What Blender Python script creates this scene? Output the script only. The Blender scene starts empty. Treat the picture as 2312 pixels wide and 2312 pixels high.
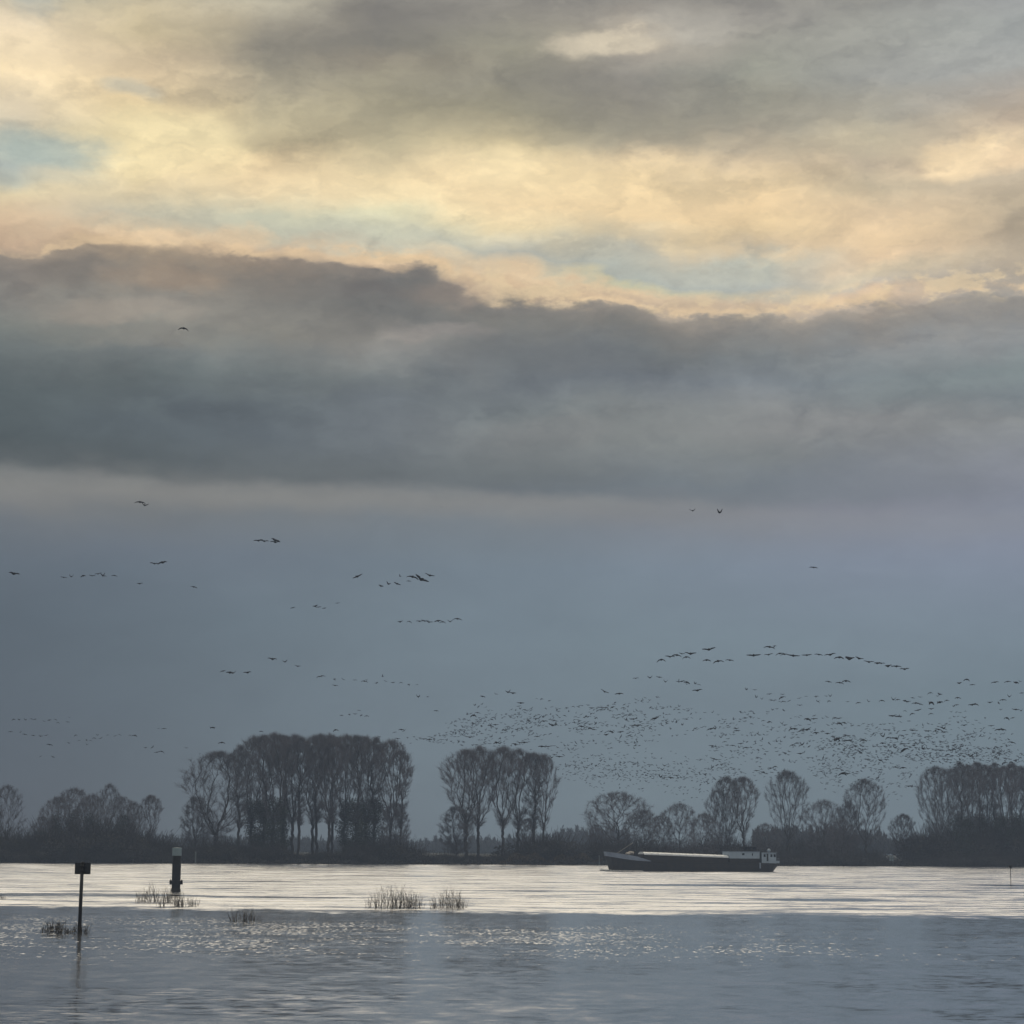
import bpy, bmesh, math, random
import numpy as np
from mathutils import Vector, Matrix
from math import sin, cos, pi, radians, atan, tan, sqrt, exp

S = bpy.context.scene
COL = S.collection
rnd = random.Random(7)

# ------------------------------------------------------------------ camera
F = 5000.0; CH = 5.0
PITCH = atan(759.0 / F); ROLL = radians(0.4)
U0 = Vector((0, -sin(PITCH), cos(PITCH))); R0 = Vector((1, 0, 0)); FW = Vector((0, cos(PITCH), sin(PITCH)))
UP = U0 * cos(ROLL) - R0 * sin(ROLL); RT = R0 * cos(ROLL) + U0 * sin(ROLL)
cam_d = bpy.data.cameras.new('camera'); cam = bpy.data.objects.new('camera', cam_d); COL.objects.link(cam)
cam_d.sensor_width = 36; cam_d.lens = 36 * F / 2312; cam_d.clip_start = 0.5; cam_d.clip_end = 12000
cam.matrix_world = Matrix(((RT.x, UP.x, -FW.x, 0), (RT.y, UP.y, -FW.y, 0), (RT.z, UP.z, -FW.z, CH), (0, 0, 0, 1)))
S.camera = cam

def at(x, y, Y):
    """world point on the plane Y=const seen at photograph pixel x, y"""
    d = FW + RT * ((x - 1156) / F) - UP * ((y - 1156) / F)
    return Vector((0, 0, CH)) + d * (Y / d.y)
def ground(x, y, z=0.0):
    d = FW + RT * ((x - 1156) / F) - UP * ((y - 1156) / F)
    return Vector((0, 0, CH)) + d * ((z - CH) / d.z)

S.view_settings.view_transform = 'Standard'; S.view_settings.look = 'None'
S.view_settings.exposure = 0.0; S.view_settings.gamma = 1.0
S.view_settings.use_curve_mapping = False
S.cycles.use_denoising = True
S.cycles.max_bounces = 6; S.cycles.volume_bounces = 1; S.cycles.diffuse_bounces = 2
S.cycles.transparent_max_bounces = 6

# ------------------------------------------------------------------ node helper
class NT:
    def __init__(s, tree): s.t = tree; s.n = tree.nodes; s.l = tree.links
    def put(s, sock, v):
        if isinstance(v, bpy.types.NodeSocket): s.l.new(v, sock)
        elif v is not None: sock.default_value = v
    def node(s, typ, **kw):
        n = s.n.new(typ)
        for k, v in kw.items(): setattr(n, k, v)
        return n
    def m(s, op, a, b=None, c=None, clamp=False):
        n = s.n.new('ShaderNodeMath'); n.operation = op; n.use_clamp = clamp
        s.put(n.inputs[0], a)
        if b is not None: s.put(n.inputs[1], b)
        if c is not None: s.put(n.inputs[2], c)
        return n.outputs[0]
    def v(s, op, a, b=None, sc=None):
        n = s.n.new('ShaderNodeVectorMath'); n.operation = op
        s.put(n.inputs[0], a)
        if b is not None: s.put(n.inputs[1], b)
        if sc is not None: s.put(n.inputs['Scale'], sc)
        return n.outputs['Value'] if op in ('LENGTH', 'DOT_PRODUCT') else n.outputs[0]
    def xyz(s, a, b, c):
        n = s.n.new('ShaderNodeCombineXYZ')
        for i, q in enumerate((a, b, c)): s.put(n.inputs[i], q)
        return n.outputs[0]
    def sep(s, a):
        n = s.n.new('ShaderNodeSeparateXYZ'); s.put(n.inputs[0], a); return n.outputs
    def noise(s, vec, scale, detail=4, rough=.5, dist=0.0):
        n = s.n.new('ShaderNodeTexNoise'); s.put(n.inputs['Vector'], vec)
        n.inputs['Scale'].default_value = scale; n.inputs['Detail'].default_value = detail
        n.inputs['Roughness'].default_value = rough; n.inputs['Distortion'].default_value = dist
        return n.outputs
    def smooth(s, x, a, b, lo=0.0, hi=1.0):
        n = s.n.new('ShaderNodeMapRange'); n.interpolation_type = 'SMOOTHSTEP'
        s.put(n.inputs[0], x); s.put(n.inputs[1], a); s.put(n.inputs[2], b); s.put(n.inputs[3], lo); s.put(n.inputs[4], hi)
        return n.outputs[0]
    def mix(s, f, a, b, mode='MIX'):
        n = s.n.new('ShaderNodeMix'); n.data_type = 'RGBA'; n.blend_type = mode
        s.put(n.inputs[0], f); s.put(n.inputs[6], a); s.put(n.inputs[7], b)
        return n.outputs[2]
    def ramp(s, fac, stops, interp='LINEAR'):
        n = s.n.new('ShaderNodeValToRGB'); cr = n.color_ramp; cr.interpolation = interp
        s.put(n.inputs[0], fac)
        stops = sorted(stops)
        cr.elements[0].position = stops[0][0]; cr.elements[0].color = stops[0][1]
        cr.elements[1].position = stops[-1][0]; cr.elements[1].color = stops[-1][1]
        for p, c in stops[1:-1]:
            e = cr.elements.new(p); e.color = c
        return n.outputs[0]

def lin(c):
    return tuple((v / 255 / 12.92 if v / 255 <= .04045 else ((v / 255 + .055) / 1.055) ** 2.4) for v in c) + (1.0,)

# ------------------------------------------------------------------ world: broken evening overcast
# cloud colours by height above the horizon (unit: 1/5040 rad, 1915 = horizon), nine bearings 1.65 degrees apart
SKY = [
 [(0,165.0,170.0,165.0),(60,195.0,188.0,165.0),(110,239.0,220.0,187.0),(215,251.0,228.0,185.0),(300,239.0,222.0,189.0),(365,205.0,206.0,186.0),(420,172.0,180.0,173.0),(455,191.0,191.0,173.0),(480,227.0,210.0,171.0),(505,217.0,194.0,159.0),(560,207.0,178.0,147.0),(600,152.0,140.0,126.0),(640,145.0,136.0,125.0),(700,132.3,130.0,122.7),(750,123.1,125.9,119.0),(800,111.4,118.8,116.8),(900,77.5,88.4,89.9),(1000,72.3,83.3,85.1),(1070,100.1,106.0,105.9),(1105,121.0,121.0,118.0),(1140,125.3,125.0,122.7),(1182,106.1,112.0,117.9),(1285,92.7,105.1,117.3),(1400,77.7,92.1,104.2),(1600,72.7,86.2,99.1),(1800,70.7,83.3,97.0),(1915,67.7,80.4,93.9)],
 [(0,190.0,180.0,155.0),(55,205.0,190.0,156.0),(110,202.0,186.0,150.0),(170,216.0,195.0,160.0),(210,237.0,213.0,171.0),(260,251.0,226.0,175.0),(310,255.0,235.0,183.0),(360,255.0,233.0,181.0),(410,251.0,228.0,178.0),(450,233.0,214.0,173.0),(500,198.0,191.0,168.0),(535,227.0,202.0,165.0),(555,205.0,178.0,143.0),(620,157.0,145.0,128.0),(700,142.8,138.0,128.2),(760,129.0,129.7,121.3),(800,116.9,122.1,119.9),(860,89.1,98.7,99.0),(950,79.4,90.1,95.3),(1040,81.4,91.3,94.0),(1085,111.2,115.0,113.8),(1115,127.2,127.0,123.7),(1152,113.6,117.0,118.4),(1245,100.2,111.2,123.5),(1300,91.4,105.5,118.4),(1500,86.2,101.9,113.9),(1700,83.2,98.1,110.7),(1915,80.4,94.7,106.9)],
 [(0,170.0,165.0,150.0),(45,185.0,178.0,158.0),(80,155.0,148.0,132.0),(130,138.0,133.0,120.0),(170,146.0,140.0,124.0),(210,176.0,166.0,141.0),(260,192.0,180.0,147.0),(300,198.0,184.0,148.0),(330,188.0,173.0,138.0),(360,233.0,208.0,163.0),(400,253.0,227.0,179.0),(450,241.0,220.0,178.0),(500,207.0,206.0,181.0),(540,192.0,191.0,171.0),(575,216.0,190.0,158.0),(600,170.0,152.0,132.0),(650,137.0,130.0,120.0),(700,130.9,127.9,120.3),(750,128.6,126.0,117.4),(800,117.0,120.0,117.0),(850,108.8,116.6,115.6),(920,92.8,102.3,106.8),(1000,89.5,99.1,105.4),(1070,99.7,106.8,108.5),(1100,113.4,116.9,116.7),(1128,126.2,127.0,124.9),(1162,116.0,121.9,126.0),(1255,105.9,118.5,131.6),(1400,101.1,117.9,130.0),(1700,100.9,117.7,129.4),(1915,97.6,113.0,124.4)],
 [(0,130.0,127.0,120.0),(60,124.0,121.0,115.0),(110,126.0,123.0,114.0),(150,150.0,142.0,125.0),(200,162.0,155.0,133.0),(250,166.0,158.0,132.0),(300,178.0,168.0,138.0),(350,192.0,180.0,146.0),(380,217.0,200.0,161.0),(410,243.0,221.0,175.0),(445,251.0,230.0,183.0),(480,227.0,221.0,184.0),(520,211.0,210.0,185.0),(555,202.0,198.0,176.0),(578,229.0,200.0,158.0),(598,152.0,142.0,130.0),(630,123.0,121.0,116.0),(700,116.8,116.2,112.0),(735,134.7,131.3,124.0),(765,136.6,134.4,129.1),(800,127.7,130.0,127.3),(850,113.6,120.1,120.3),(900,103.6,111.1,116.2),(960,105.8,113.0,118.2),(1060,105.0,112.3,114.7),(1095,110.5,116.3,119.2),(1120,123.6,125.9,125.6),(1172,115.3,123.2,129.5),(1275,109.5,124.5,137.0),(1450,112.2,129.9,142.0),(1700,113.0,131.1,142.9),(1915,105.2,122.0,133.8)],
 [(0,140.0,136.0,128.0),(60,141.0,137.0,126.0),(120,150.0,146.0,128.0),(200,140.0,136.0,122.0),(260,150.0,144.0,122.0),(300,190.0,178.0,145.0),(335,225.0,207.0,163.0),(365,250.0,228.0,180.0),(450,255.0,228.0,179.0),(500,249.0,228.0,181.0),(540,223.0,213.0,183.0),(570,192.0,191.0,177.0),(600,239.0,212.0,173.0),(635,227.0,197.0,159.0),(658,187.0,166.0,140.0),(680,133.0,129.0,123.0),(720,126.0,123.7,117.4),(800,112.0,116.1,115.8),(870,108.6,115.5,119.7),(930,113.6,120.6,121.5),(1000,119.9,123.6,123.3),(1070,113.2,120.5,122.3),(1100,111.9,119.9,125.1),(1130,127.1,130.2,132.7),(1172,118.5,126.4,133.1),(1285,114.8,130.1,143.1),(1400,115.0,132.2,144.8),(1650,116.4,135.9,147.7),(1800,115.1,134.0,145.8),(1915,109.1,127.1,138.9)],
 [(0,140.0,137.0,130.0),(60,156.0,149.0,138.0),(100,176.0,166.0,150.0),(140,160.0,152.0,140.0),(180,138.0,134.0,126.0),(230,146.0,141.0,128.0),(280,156.0,150.0,132.0),(320,175.0,165.0,142.0),(350,221.0,200.0,163.0),(390,247.0,221.0,173.0),(480,253.0,224.0,175.0),(520,227.0,210.0,175.0),(550,197.0,194.0,177.0),(605,182.0,187.0,177.0),(622,205.0,202.0,170.0),(645,227.0,200.0,163.0),(672,195.0,173.0,148.0),(700,158.6,148.5,135.9),(740,131.0,128.0,121.0),(800,117.4,121.8,121.8),(870,111.2,118.0,123.8),(950,122.7,127.6,126.7),(1000,126.0,129.5,127.5),(1060,123.6,129.4,131.1),(1100,116.9,125.9,132.1),(1135,126.3,131.1,136.6),(1162,127.9,132.3,139.7),(1285,124.2,138.8,153.0),(1450,121.1,139.6,151.2),(1800,118.1,137.9,149.1),(1915,114.1,132.9,144.1)],
 [(0,146.0,143.0,136.0),(60,154.0,150.0,142.0),(120,152.0,150.0,140.0),(180,155.0,155.0,142.0),(240,160.0,156.0,140.0),(300,168.0,160.0,142.0),(340,186.0,172.0,148.0),(380,231.0,208.0,171.0),(430,242.0,216.0,171.0),(480,253.0,222.0,173.0),(545,251.0,222.0,173.0),(580,235.0,211.0,173.0),(610,197.0,197.0,181.0),(650,184.0,187.0,179.0),(668,203.0,193.0,171.0),(690,217.0,193.0,163.0),(722,178.0,166.8,152.2),(760,147.7,144.3,138.0),(820,126.9,131.8,132.3),(870,120.9,127.8,133.4),(930,139.0,140.6,139.5),(980,137.7,138.4,136.9),(1030,128.9,133.3,132.9),(1100,120.5,128.6,135.9),(1130,124.2,130.7,138.1),(1157,133.4,136.0,144.7),(1285,128.0,141.0,157.0),(1450,122.9,141.0,153.1),(1800,118.0,137.9,149.1),(1915,115.9,134.9,146.1)],
 [(0,155.0,152.0,144.0),(100,160.0,160.0,152.0),(200,160.0,160.0,154.0),(280,175.0,168.0,150.0),(330,200.0,188.0,160.0),(400,207.0,190.0,163.0),(450,212.0,195.0,163.0),(500,232.0,206.0,168.0),(550,249.0,218.0,173.0),(600,241.0,211.0,171.0),(638,215.0,199.0,169.0),(658,202.0,191.0,173.0),(678,223.0,196.0,165.0),(705,190.4,175.4,158.2),(740,169.1,161.8,151.1),(800,138.6,140.3,140.0),(860,129.1,137.8,140.1),(900,127.5,135.2,136.3),(950,139.7,140.2,139.1),(1000,136.7,138.2,138.1),(1070,128.0,132.5,139.4),(1130,126.3,131.9,141.8),(1162,137.8,140.3,151.9),(1285,132.0,143.2,160.8),(1400,127.0,142.9,157.0),(1600,121.3,141.8,152.9),(1915,116.1,135.1,146.9)],
 [(0,171.0,169.0,169.0),(100,165.0,168.0,165.0),(200,165.0,166.0,162.0),(250,172.0,165.0,155.0),(300,190.0,175.0,155.0),(330,207.0,188.0,163.0),(370,237.0,213.0,175.0),(405,245.0,217.0,177.0),(440,207.0,190.0,163.0),(500,200.0,183.0,155.0),(560,198.0,180.0,152.0),(620,187.0,172.0,150.0),(680,163.0,156.0,146.0),(740,159.0,154.1,146.8),(800,147.3,149.9,149.9),(860,131.1,141.7,142.1),(920,125.9,134.1,137.0),(980,137.5,139.9,139.7),(1050,135.0,138.0,144.0),(1120,138.8,142.4,153.9),(1235,142.0,149.3,166.7),(1300,133.9,145.1,163.0),(1450,124.0,141.1,154.9),(1600,121.0,142.0,153.0),(1915,118.0,137.0,149.0)]
]
EDGE = [(-400,575),(0,590),(145,566),(289,560),(400,566),(440,578),(520,592),(600,596),(700,590),(867,590),(960,604),(1040,645),(1110,668),(1220,672),(1340,684),(1440,705),(1560,745),(1740,748),(1850,738),(2023,722),(2312,700),(2700,700)]
def edge_at(x):
    return float(np.interp(x, [e[0] for e in EDGE], [e[1] for e in EDGE]))
def bwin(y): return max(0.0, 1 - abs(y - 640) / 330.0)

W = bpy.data.worlds.new('World'); S.world = W; W.use_nodes = True
w = NT(W.node_tree); w.n.clear()
tc = w.node('ShaderNodeTexCoord').outputs['Generated']
dx, dy, dz = w.sep(w.v('NORMALIZE', tc))
az = w.m('ARCTAN2', dx, dy); el = w.m('ARCSINE', dz)
X0 = w.m('MULTIPLY_ADD', az, 5050.0, 1156.0)
Y0 = w.m('MULTIPLY_ADD', w.m('SUBTRACT', el, 0.1508), -5035.0, 1156.0)
Xc = w.m('MINIMUM', w.m('MAXIMUM', X0, -600.0), 3000.0)
Y0 = w.m('SUBTRACT', Y0, w.m('MULTIPLY', w.m('SUBTRACT', Xc, 1156.0), 0.007))
Y0 = w.m('ADD', Y0, w.m('MULTIPLY', w.m('SUBTRACT', Xc, 1156.0), 0.014))
pv = w.xyz(w.m('MULTIPLY', dx, 6.0), w.m('MULTIPLY', dy, 6.0), w.m('MULTIPLY', dz, 12.0))
n1 = w.sep(w.noise(pv, 1.15, 6, .52)[1])
n2 = w.sep(w.noise(w.v('ADD', pv, (7.3, 1.1, 4.2)), 3.0, 8, .6)[1])
n3 = w.noise(w.v('ADD', pv, (2.3, 9.1, 1.2)), 8.0, 5, .6)[0]
wx = w.m('MULTIPLY_ADD', w.m('SUBTRACT', n1[0], .5), 150.0, w.m('MULTIPLY', w.m('SUBTRACT', n2[0], .5), 150.0))
calm = w.smooth(Y0, 1000.0, 1300.0, 1.0, .35)
wy = w.m('MULTIPLY', w.m('MULTIPLY_ADD', w.m('SUBTRACT', n1[1], .5), 70.0, w.m('MULTIPLY', w.m('SUBTRACT', n2[1], .5), 95.0)), calm)
n4 = w.sep(w.noise(w.v('ADD', pv, (4.4, 3.1, 6.6)), 7.0, 6, .5)[1])
wx = w.m('MULTIPLY_ADD', w.m('SUBTRACT', n4[0], .5), 80.0, wx)
wy = w.m('MULTIPLY_ADD', w.m('MULTIPLY', w.m('SUBTRACT', n4[1], .5), 48.0), calm, wy)
X = w.m('ADD', X0, wx)
# the top edge of the long dark cloud bank
ef = w.m('DIVIDE', w.m('ADD', w.m('MULTIPLY_ADD', wx, .4, X0), 400.0), 3100.0, clamp=True)
ev = w.ramp(ef, [((x + 400) / 3100, (y / 2312,) * 3 + (1,)) for x, y in EDGE])
ev = w.m('MULTIPLY', ev, 2312.0)
b0 = w.m('SUBTRACT', 1.0, w.m('DIVIDE', w.m('ABSOLUTE', w.m('SUBTRACT', Y0, 640.0)), 330.0), clamp=True)
near = w.smooth(w.m('ABSOLUTE', w.m('SUBTRACT', Y0, ev)), 20.0, 130.0, 1.0, 0.0)
bil = w.m('MULTIPLY', w.m('MULTIPLY_ADD', w.m('SUBTRACT', n3, .5), 85.0, w.m('MULTIPLY', w.m('SUBTRACT', n2[2], .5), 60.0)), near)
Yq = w.m('SUBTRACT', w.m('ADD', w.m('ADD', Y0, wy), bil), w.m('MULTIPLY', w.m('SUBTRACT', ev, 650.0), b0))
fy = w.m('DIVIDE', Yq, 1915.0, clamp=True)
cols = []
for i, st in enumerate(SKY):
    xc = i * 289.0; out = []
    for y, r, g, b in st:
        yq = y - (edge_at(xc) - 650) * bwin(y)
        out.append((min(1, max(0, yq / 1915.0)), lin((r, g, b))))
    cols.append(w.ramp(fy, out, 'LINEAR'))
c = cols[0]
for i in range(1, 9):
    f = w.m('DIVIDE', w.m('SUBTRACT', X, (i - 1) * 289.0), 289.0, clamp=True)
    c = w.mix(f, c, cols[i])
# mottled scraps of cloud over the gap
gapwin = w.m('MULTIPLY', w.smooth(w.m('ABSOLUTE', w.m('SUBTRACT', Yq, 615.0)), 10.0, 60.0, 1.0, 0.0), w.smooth(X, 850.0, 1150.0))
scr = w.smooth(w.noise(w.v('ADD', pv, (5.3, 2.1, 8.2)), 9.0, 6, .62)[0], .47, .58)
c = w.mix(w.m('MULTIPLY', w.m('MULTIPLY', gapwin, scr), .6), c, lin((238, 213, 170)))
wnz = w.noise(w.v('ADD', pv, (1.7, 6.2, 3.1)), 4.0, 7, .6)[0]
for bx, by, rx, ry, colr, k_ in ((1390, 112, 170, 34, (214, 201, 176), .75), (2195, 395, 105, 62, (255, 228, 184), .95), (1560, 78, 160, 52, (174, 170, 160), .5), (940, 742, 180, 26, (150, 142, 136), .5), (1290, 960, 260, 52, (134, 134, 132), .4), (300, 770, 190, 36, (140, 134, 124), .4),
        (330, 345, 260, 95, (255, 236, 184), .6), (60, 375, 190, 62, (164, 178, 172), .8), (255, 222, 90, 30, (200, 198, 180), .6), (40, 60, 90, 70, (172, 178, 172), .6),
        (140, 618, 150, 46, (126, 119, 110), .7), (330, 640, 190, 46, (182, 158, 132), .6), (200, 710, 200, 34, (160, 148, 134), .55), (330, 548, 130, 30, (246, 217, 176), .8), (495, 545, 110, 34, (240, 212, 172), .8), (830, 590, 170, 18, (246, 213, 171), .7),
        (1010, 655, 170, 40, (178, 158, 140), .4), (820, 655, 210, 42, (116, 110, 106), .5), (1290, 800, 260, 70, (106, 110, 113), .5), (60, 30, 120, 50, (206, 202, 186), .4)):
    wr = w.m('SQRT', w.m('ADD', w.m('POWER', w.m('DIVIDE', w.m('SUBTRACT', X, float(bx)), float(rx)), 2.0), w.m('POWER', w.m('DIVIDE', w.m('SUBTRACT', w.m('ADD', Y0, wy), float(by)), float(ry)), 2.0)))
    wr = w.m('ADD', wr, w.m('MULTIPLY', w.m('SUBTRACT', wnz, .5), 1.6))
    c = w.mix(w.m('MULTIPLY', w.smooth(wr, 1.05, .25), k_), c, lin(colr))
# soft mottling of the cloud body
mot = w.m('MULTIPLY_ADD', w.m('SUBTRACT', w.noise(w.v('ADD', pv, (3.3, 4.1, 2.2)), 2.4, 7, .55)[0], .5), .50, 1.0)
mot = w.mix(calm, (1, 1, 1, 1), w.xyz(mot, mot, mot))
c = w.mix(1.0, c, mot, 'MULTIPLY')
# lit rim along the billowed top of the bank, darker body right behind it
rim = w.m('MULTIPLY', w.smooth(Yq, 604.0, 634.0), w.smooth(Yq, 638.0, 652.0, 1.0, 0.0))
lf = w.smooth(X, 150.0, 620.0, .35, 1.0)
rim = w.m('MULTIPLY', rim, w.smooth(n3, .38, .58))
c = w.mix(w.m('MULTIPLY', rim, .6), c, lin((250, 217, 170)))
body = w.m('MULTIPLY', w.smooth(Yq, 642.0, 660.0), w.smooth(Yq, 690.0, 800.0, 1.0, 0.0))
bd = w.m('MULTIPLY_ADD', w.m('MULTIPLY', body, lf), -.17, 1.0)
c = w.mix(1.0, c, w.xyz(bd, bd, bd), 'MULTIPLY')
# thin lit strip under the flat base of the bank, crisp on its upper side
STRIP = [(-400, 1062), (0, 1072), (300, 1086), (400, 1100), (500, 1097), (600, 1090), (750, 1101), (870, 1100), (1156, 1120), (1400, 1124), (1600, 1150), (1900, 1172), (2700, 1180)]
se = w.m('MULTIPLY', w.ramp(w.m('DIVIDE', w.m('ADD', w.m('MULTIPLY_ADD', wx, .5, X0), 400.0), 3100.0, clamp=True), [((x + 400) / 3100, (y / 2312,) * 3 + (1,)) for x, y in STRIP]), 2312.0)
sd_ = w.m('SUBTRACT', w.m('MULTIPLY_ADD', w.m('SUBTRACT', wnz, .5), 75.0, Y0), se)
edg = w.smooth(sd_, -20.0, 14.0); sfade = w.smooth(X0, 1250.0, 1900.0, 1.0, .4)
below = w.m('MULTIPLY', edg, w.smooth(sd_, 22.0, 85.0, 1.0, 0.0))
above = w.m('MULTIPLY', w.smooth(sd_, -110.0, -14.0), w.m('SUBTRACT', 1.0, edg))
c = w.mix(w.m('MULTIPLY', w.m('MULTIPLY', below, sfade), .42), c, lin((143, 141, 136)))
dk = w.m('MULTIPLY_ADD', w.m('MULTIPLY', above, sfade), -.17, 1.0)
c = w.mix(1.0, c, w.xyz(dk, dk, dk), 'MULTIPLY')
# relief of the billows: tops turned to the light behind the clouds are brighter and warmer
pe = w.v('ADD', pv, w.xyz(n2[0], n2[1], 0.0))
lit = None
for sc_n, ep, am in ((2.6, .13, .75), (6.0, .06, .38)):
    h1 = w.noise(pe, sc_n, 5, .48)[0]; h2 = w.noise(w.v('ADD', pe, (-.4 * ep, 0.0, ep)), sc_n, 5, .48)[0]
    q = w.m('MULTIPLY', w.m('SUBTRACT', h1, h2), am)
    lit = q if lit is None else w.m('ADD', lit, q)
lit = w.m('MULTIPLY', lit, w.smooth(Y0, 900.0, 1200.0, 1.0, .22))
lit = w.m('MINIMUM', w.m('MAXIMUM', lit, -.3), .4)
c = w.mix(1.0, c, w.xyz(w.m('MULTIPLY_ADD', lit, 1.03, 1.0), w.m('MULTIPLY_ADD', lit, 1.0, 1.0), w.m('MULTIPLY_ADD', lit, .9, 1.0)), 'MULTIPLY')
# the rest of the dome: the same broken overcast
dz2 = w.m('ADD', w.m('MAXIMUM', dz, 0.0), .16)
pg = w.xyz(w.m('DIVIDE', dx, dz2), w.m('DIVIDE', dy, dz2), 0.0)
gen = w.ramp(w.noise(pg, .9, 6, .55)[0], [(.3, lin((150, 152, 152))), (.45, lin((190, 188, 180))), (.58, lin((222, 216, 200))), (.75, lin((246, 236, 212)))])
lowg = w.ramp(w.m('DIVIDE', el, .35, clamp=True), [(0, lin((104, 116, 126))), (.5, lin((112, 122, 130))), (1, lin((140, 142, 142)))])
gen = w.mix(w.smooth(el, .1, .4), lowg, gen)
c = w.mix(w.smooth(Y0, -60.0, -900.0), c, gen)
c = w.mix(w.smooth(w.m('ABSOLUTE', az), .30, .9), c, gen)
bg = w.node('ShaderNodeBackground'); w.put(bg.inputs[0], c); bg.inputs[1].default_value = 1.0
SUN_EL, SUN_AZ = radians(29), radians(-5)
sky = w.node('ShaderNodeTexSky', sky_type='NISHITA', sun_disc=False, sun_elevation=SUN_EL, sun_rotation=SUN_AZ)
bg2 = w.node('ShaderNodeBackground'); w.put(bg2.inputs[0], sky.outputs[0]); bg2.inputs[1].default_value = .08
mx = w.node('ShaderNodeMixShader'); mx.inputs[0].default_value = .02
w.l.new(bg.outputs[0], mx.inputs[1]); w.l.new(bg2.outputs[0], mx.inputs[2])
wo = w.node('ShaderNodeOutputWorld'); w.l.new(mx.outputs[0], wo.inputs[0])

sl = bpy.data.lights.new('sun', 'SUN'); sl.energy = .5; sl.angle = radians(44); sl.color = (1, .85, .62)
so = bpy.data.objects.new('sun', sl); COL.objects.link(so)
sd = Vector((sin(SUN_AZ) * cos(SUN_EL), cos(SUN_AZ) * cos(SUN_EL), sin(SUN_EL)))
so.rotation_euler = sd.to_track_quat('Z', 'Y').to_euler(); so.location = (0, -20, 60)

# ------------------------------------------------------------------ object helpers
def tag(o, label=None, cat=None, group=None, kind=None):
    if label: o['label'] = label
    if cat: o['category'] = cat
    if group: o['group'] = group
    if kind: o['kind'] = kind
    return o
def empty(name, loc, rz=0.0):
    o = bpy.data.objects.new(name, None); COL.objects.link(o); o.empty_display_size = .3
    o.location = loc; o.rotation_euler = (0, 0, rz); return o
def mesh_of(name, V, Fc, mat):
    me = bpy.data.meshes.new(name); me.from_pydata(V, [], Fc); me.update()
    if mat: me.materials.append(mat)
    return me
def link(name, me, parent=None):
    o = bpy.data.objects.new(name, me); COL.objects.link(o)
    if parent: o.parent = parent
    return o
def fast_mesh(name, V, T, mat):
    """V (n,3) float, T (m,3|4) int arrays"""
    me = bpy.data.meshes.new(name); k = T.shape[1]
    me.vertices.add(len(V)); me.vertices.foreach_set('co', np.asarray(V, np.float32).ravel())
    me.loops.add(T.size); me.loops.foreach_set('vertex_index', T.astype(np.int32).ravel())
    me.polygons.add(len(T)); me.polygons.foreach_set('loop_start', np.arange(0, T.size, k, dtype=np.int32))
    me.update(calc_edges=True)
    if mat: me.materials.append(mat)
    return me
def bm_obj(name, bm, mat, parent=None, smooth=False):
    me = bpy.data.meshes.new(name)
    bmesh.ops.recalc_face_normals(bm, faces=bm.faces)
    bm.to_mesh(me); bm.free(); me.materials.append(mat)
    if smooth:
        for p in me.polygons: p.use_smooth = True
    return link(name, me, parent)
def box(bm, c, s, bevel=0.0):
    r = bmesh.ops.create_cube(bm, size=1.0)
    bmesh.ops.scale(bm, vec=s, verts=r['verts']); bmesh.ops.translate(bm, vec=c, verts=r['verts'])
    if bevel:
        es = {e for v in r['verts'] for e in v.link_edges}
        bmesh.ops.bevel(bm, geom=list(es), offset=bevel, segments=2, affect='EDGES', profile=.7)
def tube(bm, pts, radii, n=8, cap=True):
    rings = []
    for i, p in enumerate(pts):
        p = Vector(p)
        d = (Vector(pts[min(i + 1, len(pts) - 1)]) - Vector(pts[max(i - 1, 0)])).normalized()
        a = d.orthogonal().normalized(); b = d.cross(a)
        r = radii[i] if hasattr(radii, '__len__') else radii
        rings.append([bm.verts.new(p + (a * cos(2 * pi * k / n) + b * sin(2 * pi * k / n)) * r) for k in range(n)])
    for A, B in zip(rings, rings[1:]):
        for k in range(n): bm.faces.new((A[k], A[(k + 1) % n], B[(k + 1) % n], B[k]))
    if cap: bm.faces.new(rings[0]); bm.faces.new(rings[-1])
def lathe(bm, prof, n=20, c=(0, 0, 0)):
    rings = [[bm.verts.new((c[0] + r * cos(2 * pi * k / n), c[1] + r * sin(2 * pi * k / n), c[2] + z)) for k in range(n)] for r, z in prof]
    for A, B in zip(rings, rings[1:]):
        for k in range(n): bm.faces.new((A[k], A[(k + 1) % n], B[(k + 1) % n], B[k]))
    bm.faces.new(rings[0]); bm.faces.new(rings[-1])

# ------------------------------------------------------------------ materials
def mat(name, col, rough=.8, var=.25, scale=2.0, metal=0.0, bump=0.0, col2=None, coords='Object'):
    m = bpy.data.materials.new(name); m.use_nodes = True
    t = NT(m.node_tree); b = m.node_tree.nodes['Principled BSDF']
    co = t.node('ShaderNodeTexCoord').outputs[coords]
    n = t.noise(co, scale, 5, .6)[0]
    c1 = tuple(col) + (1,); c2 = tuple(col2) + (1,) if col2 else tuple(v * (1 - var) for v in col) + (1,)
    cc = t.mix(t.smooth(n, .35, .65), c1, c2)
    t.put(b.inputs['Base Color'], cc); b.inputs['Roughness'].default_value = rough; b.inputs['Metallic'].default_value = metal
    if bump:
        bp = t.node('ShaderNodeBump'); bp.inputs['Strength'].default_value = bump; t.put(bp.inputs['Height'], n)
        t.l.new(bp.outputs[0], b.inputs['Normal'])
    return m
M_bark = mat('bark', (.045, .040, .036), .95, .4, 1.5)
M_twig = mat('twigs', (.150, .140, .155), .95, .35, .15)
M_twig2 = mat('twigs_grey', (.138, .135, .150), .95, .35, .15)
M_ivy = mat('ivy_leaves', (.030, .042, .022), .7, .4, .6)
M_bush = mat('scrub', (.060, .056, .050), .9, .4, .3)
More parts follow.
